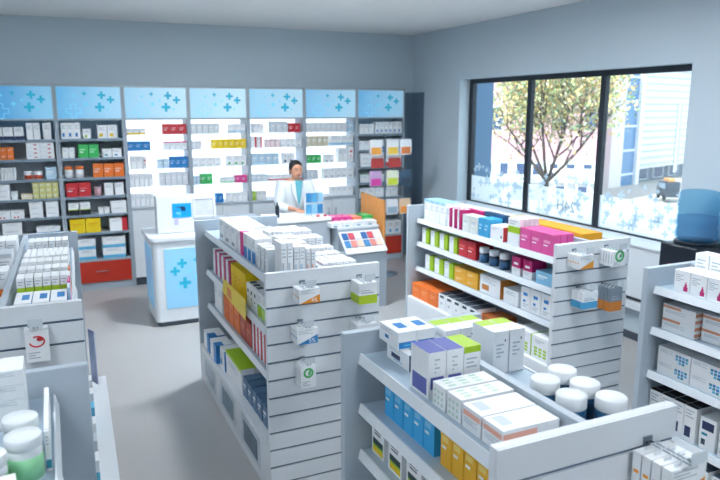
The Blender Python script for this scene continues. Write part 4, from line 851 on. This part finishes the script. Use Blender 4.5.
# right side of its top shelf: lime topped cartons and white lidded jars
LR_ = 'right half of '+NG+' top'
k = 0
for r in range(2):
    for i in range(3):
        if r == 1 and i == 0: continue
        h = .112 if r == 0 else .155
        free('', 'toplim:LIME', (1.292+.068*i) if r == 0 else (1.30+.068*i), (1.99, 1.80)[r], 1.19, .064, .13, h, 0, '', grp='lime topped cartons on '+NG,
             lab=f'white carton with lime green top, {("left","middle","right")[i]} of {("far","near")[r]} row beyond the spine of front gondola')
JX = [(1.415,1.545),(1.315,1.506),(1.405,1.435),(1.308,1.385),(1.40,1.325)]
JL = ['farthest','far left','middle','near left','nearest']
for i, (x, y) in enumerate(JX): jar(x, y, 1.19, .043, .105, '#eef2f4', '#1f5f86', '#17486c', f'white lidded blue jar, {JL[i]} of the five jars on front gondola', 'white lidded jars on '+NG, 'supplement_jar', 'jar', .93, .36)

# ---- right edge gondola, left face
A = S('x-', 2.87, 1.175, 'top shelf of '+RG, 0.24, (.94, 2.458))
blk(A, 'white carton with magenta drop', 'drop:MAG', 673, 742, .115, d=.12, n=4, off=.01, gap=.004)
A_ = S('x-', 3.0, 1.175, 'top shelf of '+RG); blk(A_, 'tall white carton in the row behind', 'plain', 692, 752, .19, d=.09, n=4, off=.01, gap=.006)
A = S('x-', 2.87, .95, 'second shelf of '+RG, 0.24, (.94, 2.458)); blk(A, 'flat white carton with salmon stripe', 'stripe:#d9987a', 661, 694, .07, d=.20, n=1, st=2, off=.02, name='flat_carton')
blk(A, 'second pile of salmon striped flat carton', 'stripe:#d9987a', 700, 735, .07, d=.18, n=1, st=2, off=.05, name='flat_carton')
A = S('x-', 2.87, .705, 'third shelf of '+RG, 0.24, (.94, 2.458)); blk(A, 'white carton with blue flowers', 'flower', 656, 725, .075, d=.2, n=2, st=2, off=.015, gap=.006, name='flat_carton')
A = S('x-', 2.87, .41, 'fourth shelf of '+RG, 0.24, (.94, 2.458)); blk(A, 'white carton with dark top', 'navytop', 640, 694, .19, d=.12, n=4, rows=2, off=.01, gap=.004)
blk(A, 'white carton with navy label', 'navylab', 696, 735, .17, d=.14, n=2, off=.01, gap=.02)
blk(S('x-', 2.81, .201, 'base deck of '+RG), 'grey white carton', 'darktop', 690, 745, .13, d=.18, n=3, off=.02, gap=.02)

# ---- left gondola top
ZL = 1.17
_before = set(bpy.data.objects)
frow(3.13, ZL, -.20, .015, 3, 'lying white carton with blue print', 'wave:BLUE', .2, .105, 'near end of '+LG, 'flat_carton')
for r, (y, wh) in enumerate(((3.42, 'first lime row of '+LG), (3.60, 'second lime row of '+LG), (3.78, 'third lime row of '+LG))): frow(y, ZL, -.205, .02, 6, 'white lime banded slim carton', 'mid:LIME' if r == 0 else 'foot:LIME', .10, .15, wh, 'slim_carton')
frow(3.98, ZL, -.205, .02, 7, 'slim white carton', 'plain', .12, .14, 'row behind the lime cartons', 'slim_carton'); frow(4.18, ZL, -.205, .02, 8, 'slim white carton with dark spine', 'foot:DK', .12, .12, 'fifth row of '+LG, 'slim_carton')
frow(4.42, ZL, -.205, .02, 6, 'slim plain white carton', 'plain', .14, .14, 'far end of '+LG, 'slim_carton')
for i, (c, d_) in enumerate((('orange', ORG), ('white', W), ('pink', PINK), ('pale blue', PALE))): free('', 'solid:%s:W' % ('ORG','W','PINK','PALE')[i], .027, 3.68-.13*i, ZL, .10, .012, .13, PI/2, '', name='slim_carton', lab=f'thin {c} pack upright at the aisle edge of left gondola top')
A = S('x-', -.50, ZL, 'far half of '+LG)
frow(3.7, ZL, -.49, -.26, 3, 'white carton with orange base', 'foot:ORG', .14, .13, 'other half of '+LG); frow(4.0, ZL, -.49, -.26, 3, 'white carton with grey top', 'top:GR', .16, .16, 'other half of '+LG+' behind'); frow(4.35, ZL, -.49, -.26, 4, 'pale white carton', 'plain', .2, .17, 'other half of '+LG+' far end')
frow(3.2, ZL, -.49, -.26, 3, 'white carton', 'plain', .16, .07, 'other half of '+LG+' near end')
# base deck and lower shelves of the left gondola on the aisle side
for i in range(7): free('', 'solid:%s:W' % ('TEAL','W','GR','W','SKY','W','W')[i], .09, 3.2+.22*i, .221, .1, .07, .14, PI/2, '', lab=f'{("teal","second white","grey","third white","light blue","fourth white","farthest white")[i]} carton on the aisle side base of left gondola')
ph = thing('price_holder', 'lilac price holder hanging at the aisle side of left gondola', 'sign', (.105, 3.22, .98), math.radians(24))
b = MB(); b.box(-.012, -.04, -.14, -.006, .02, .12, mat('#c9d0ee', .3)); b.build('card', ph, .004)
_piv = Matrix.Translation((-.23, 3.07, 0)); _rot = _piv @ Matrix.Rotation(math.radians(-1.6), 4, 'Z') @ _piv.inverted()
for o in [g4]+[o for o in set(bpy.data.objects)-_before if o.parent is None]:      # this gondola stands a touch askew to the others
    o.matrix_world = _rot @ (Matrix.Translation(o.location) @ o.rotation_euler.to_matrix().to_4x4())
# ---- lower left gondola
ZC6 = 1.19
for i in range(4): free('', 'plain', -.178, 2.05, ZC6+.0445*i, .112, .12, .043, 0, '', name='flat_carton', grp='flat white cartons stacked in the lower left corner', lab=f'flat white carton, {("bottom","second from bottom","second from top","top")[i]} of the stack in the lower left corner')
for i, (x, y, l) in enumerate(((-.128, 1.845, 'rear tub'), (-.118, 1.735, 'middle tub'), (-.193, 1.66, 'tub at view edge'))): jar(x, y, ZC6, .042, .122, '#e6ecef', '#e4eaec', '#8fd3a0', f'white lidded tub with green label, {l} in the lower left corner', 'white lidded tubs in the lower left corner', 'supplement_tub', 'tub', .93, .24)
free('', 'plain', -.172, 1.50, ZC6, .10, .08, .10, .1, '', lab='white carton in front of the lidded tubs in lower left corner')
frow(1.75, ZC6, -.074, -.058, 1, 'thin pale blue pack', 'band:TEAL', .3, .11, 'shelf edge beside the lidded tubs', 'slim_carton')

# ------------------------------------------------------------------ water cooler by the window wall
wc = thing('water_cooler', 'black water cooler with blue bottle beside the window', 'water cooler', (4.575, 3.60, 0))
M_BLK = mat('#1a222c', .35, var=.03)
B('cabinet', wc, (-.19, -.17, .02, .19, .17, 1.06), M_BLK, .012); MB().lathe([(.0,0),(.16,0),(.16,.02),(.155,.024),(0,.024)], M_BLK, (0,0,1.0605)).build('collar', wc)
B('drip_tray', wc, (-.26, -.10, .62, -.191, .10, .65), M_BLK); q = MB()
for s_ in (-.05, .05): q.box(-.22, s_-.012, .86, -.191, s_+.012, .90, mat(('#3a7fc4', '#c43a3a')[s_ > 0], .4))
q.build('taps', wc)
M_BOT = clear('#bfe4f4', .86, .06, 'bottle')
bo = MB(); bo.lathe([(.12,0),(.148,.02),(.152,.05),(.152,.09),(.144,.11),(.152,.13),(.152,.20),(.144,.22),(.152,.24),(.150,.31),(.138,.34),(.142,.36),(.138,.385),(.10,.395),(0,.397)], M_BOT, (0,0,1.085), 32); bb = bo.build('bottle', wc)
bw = MB(); bw.lathe([(.11,.012),(.138,.03),(.142,.05),(.142,.09),(.136,.11),(.142,.13),(.142,.19),(0,.19)], clear('#b4dcef', .86, .05, 'water'), (0,0,1.085), 32); bw.build('water', bb)
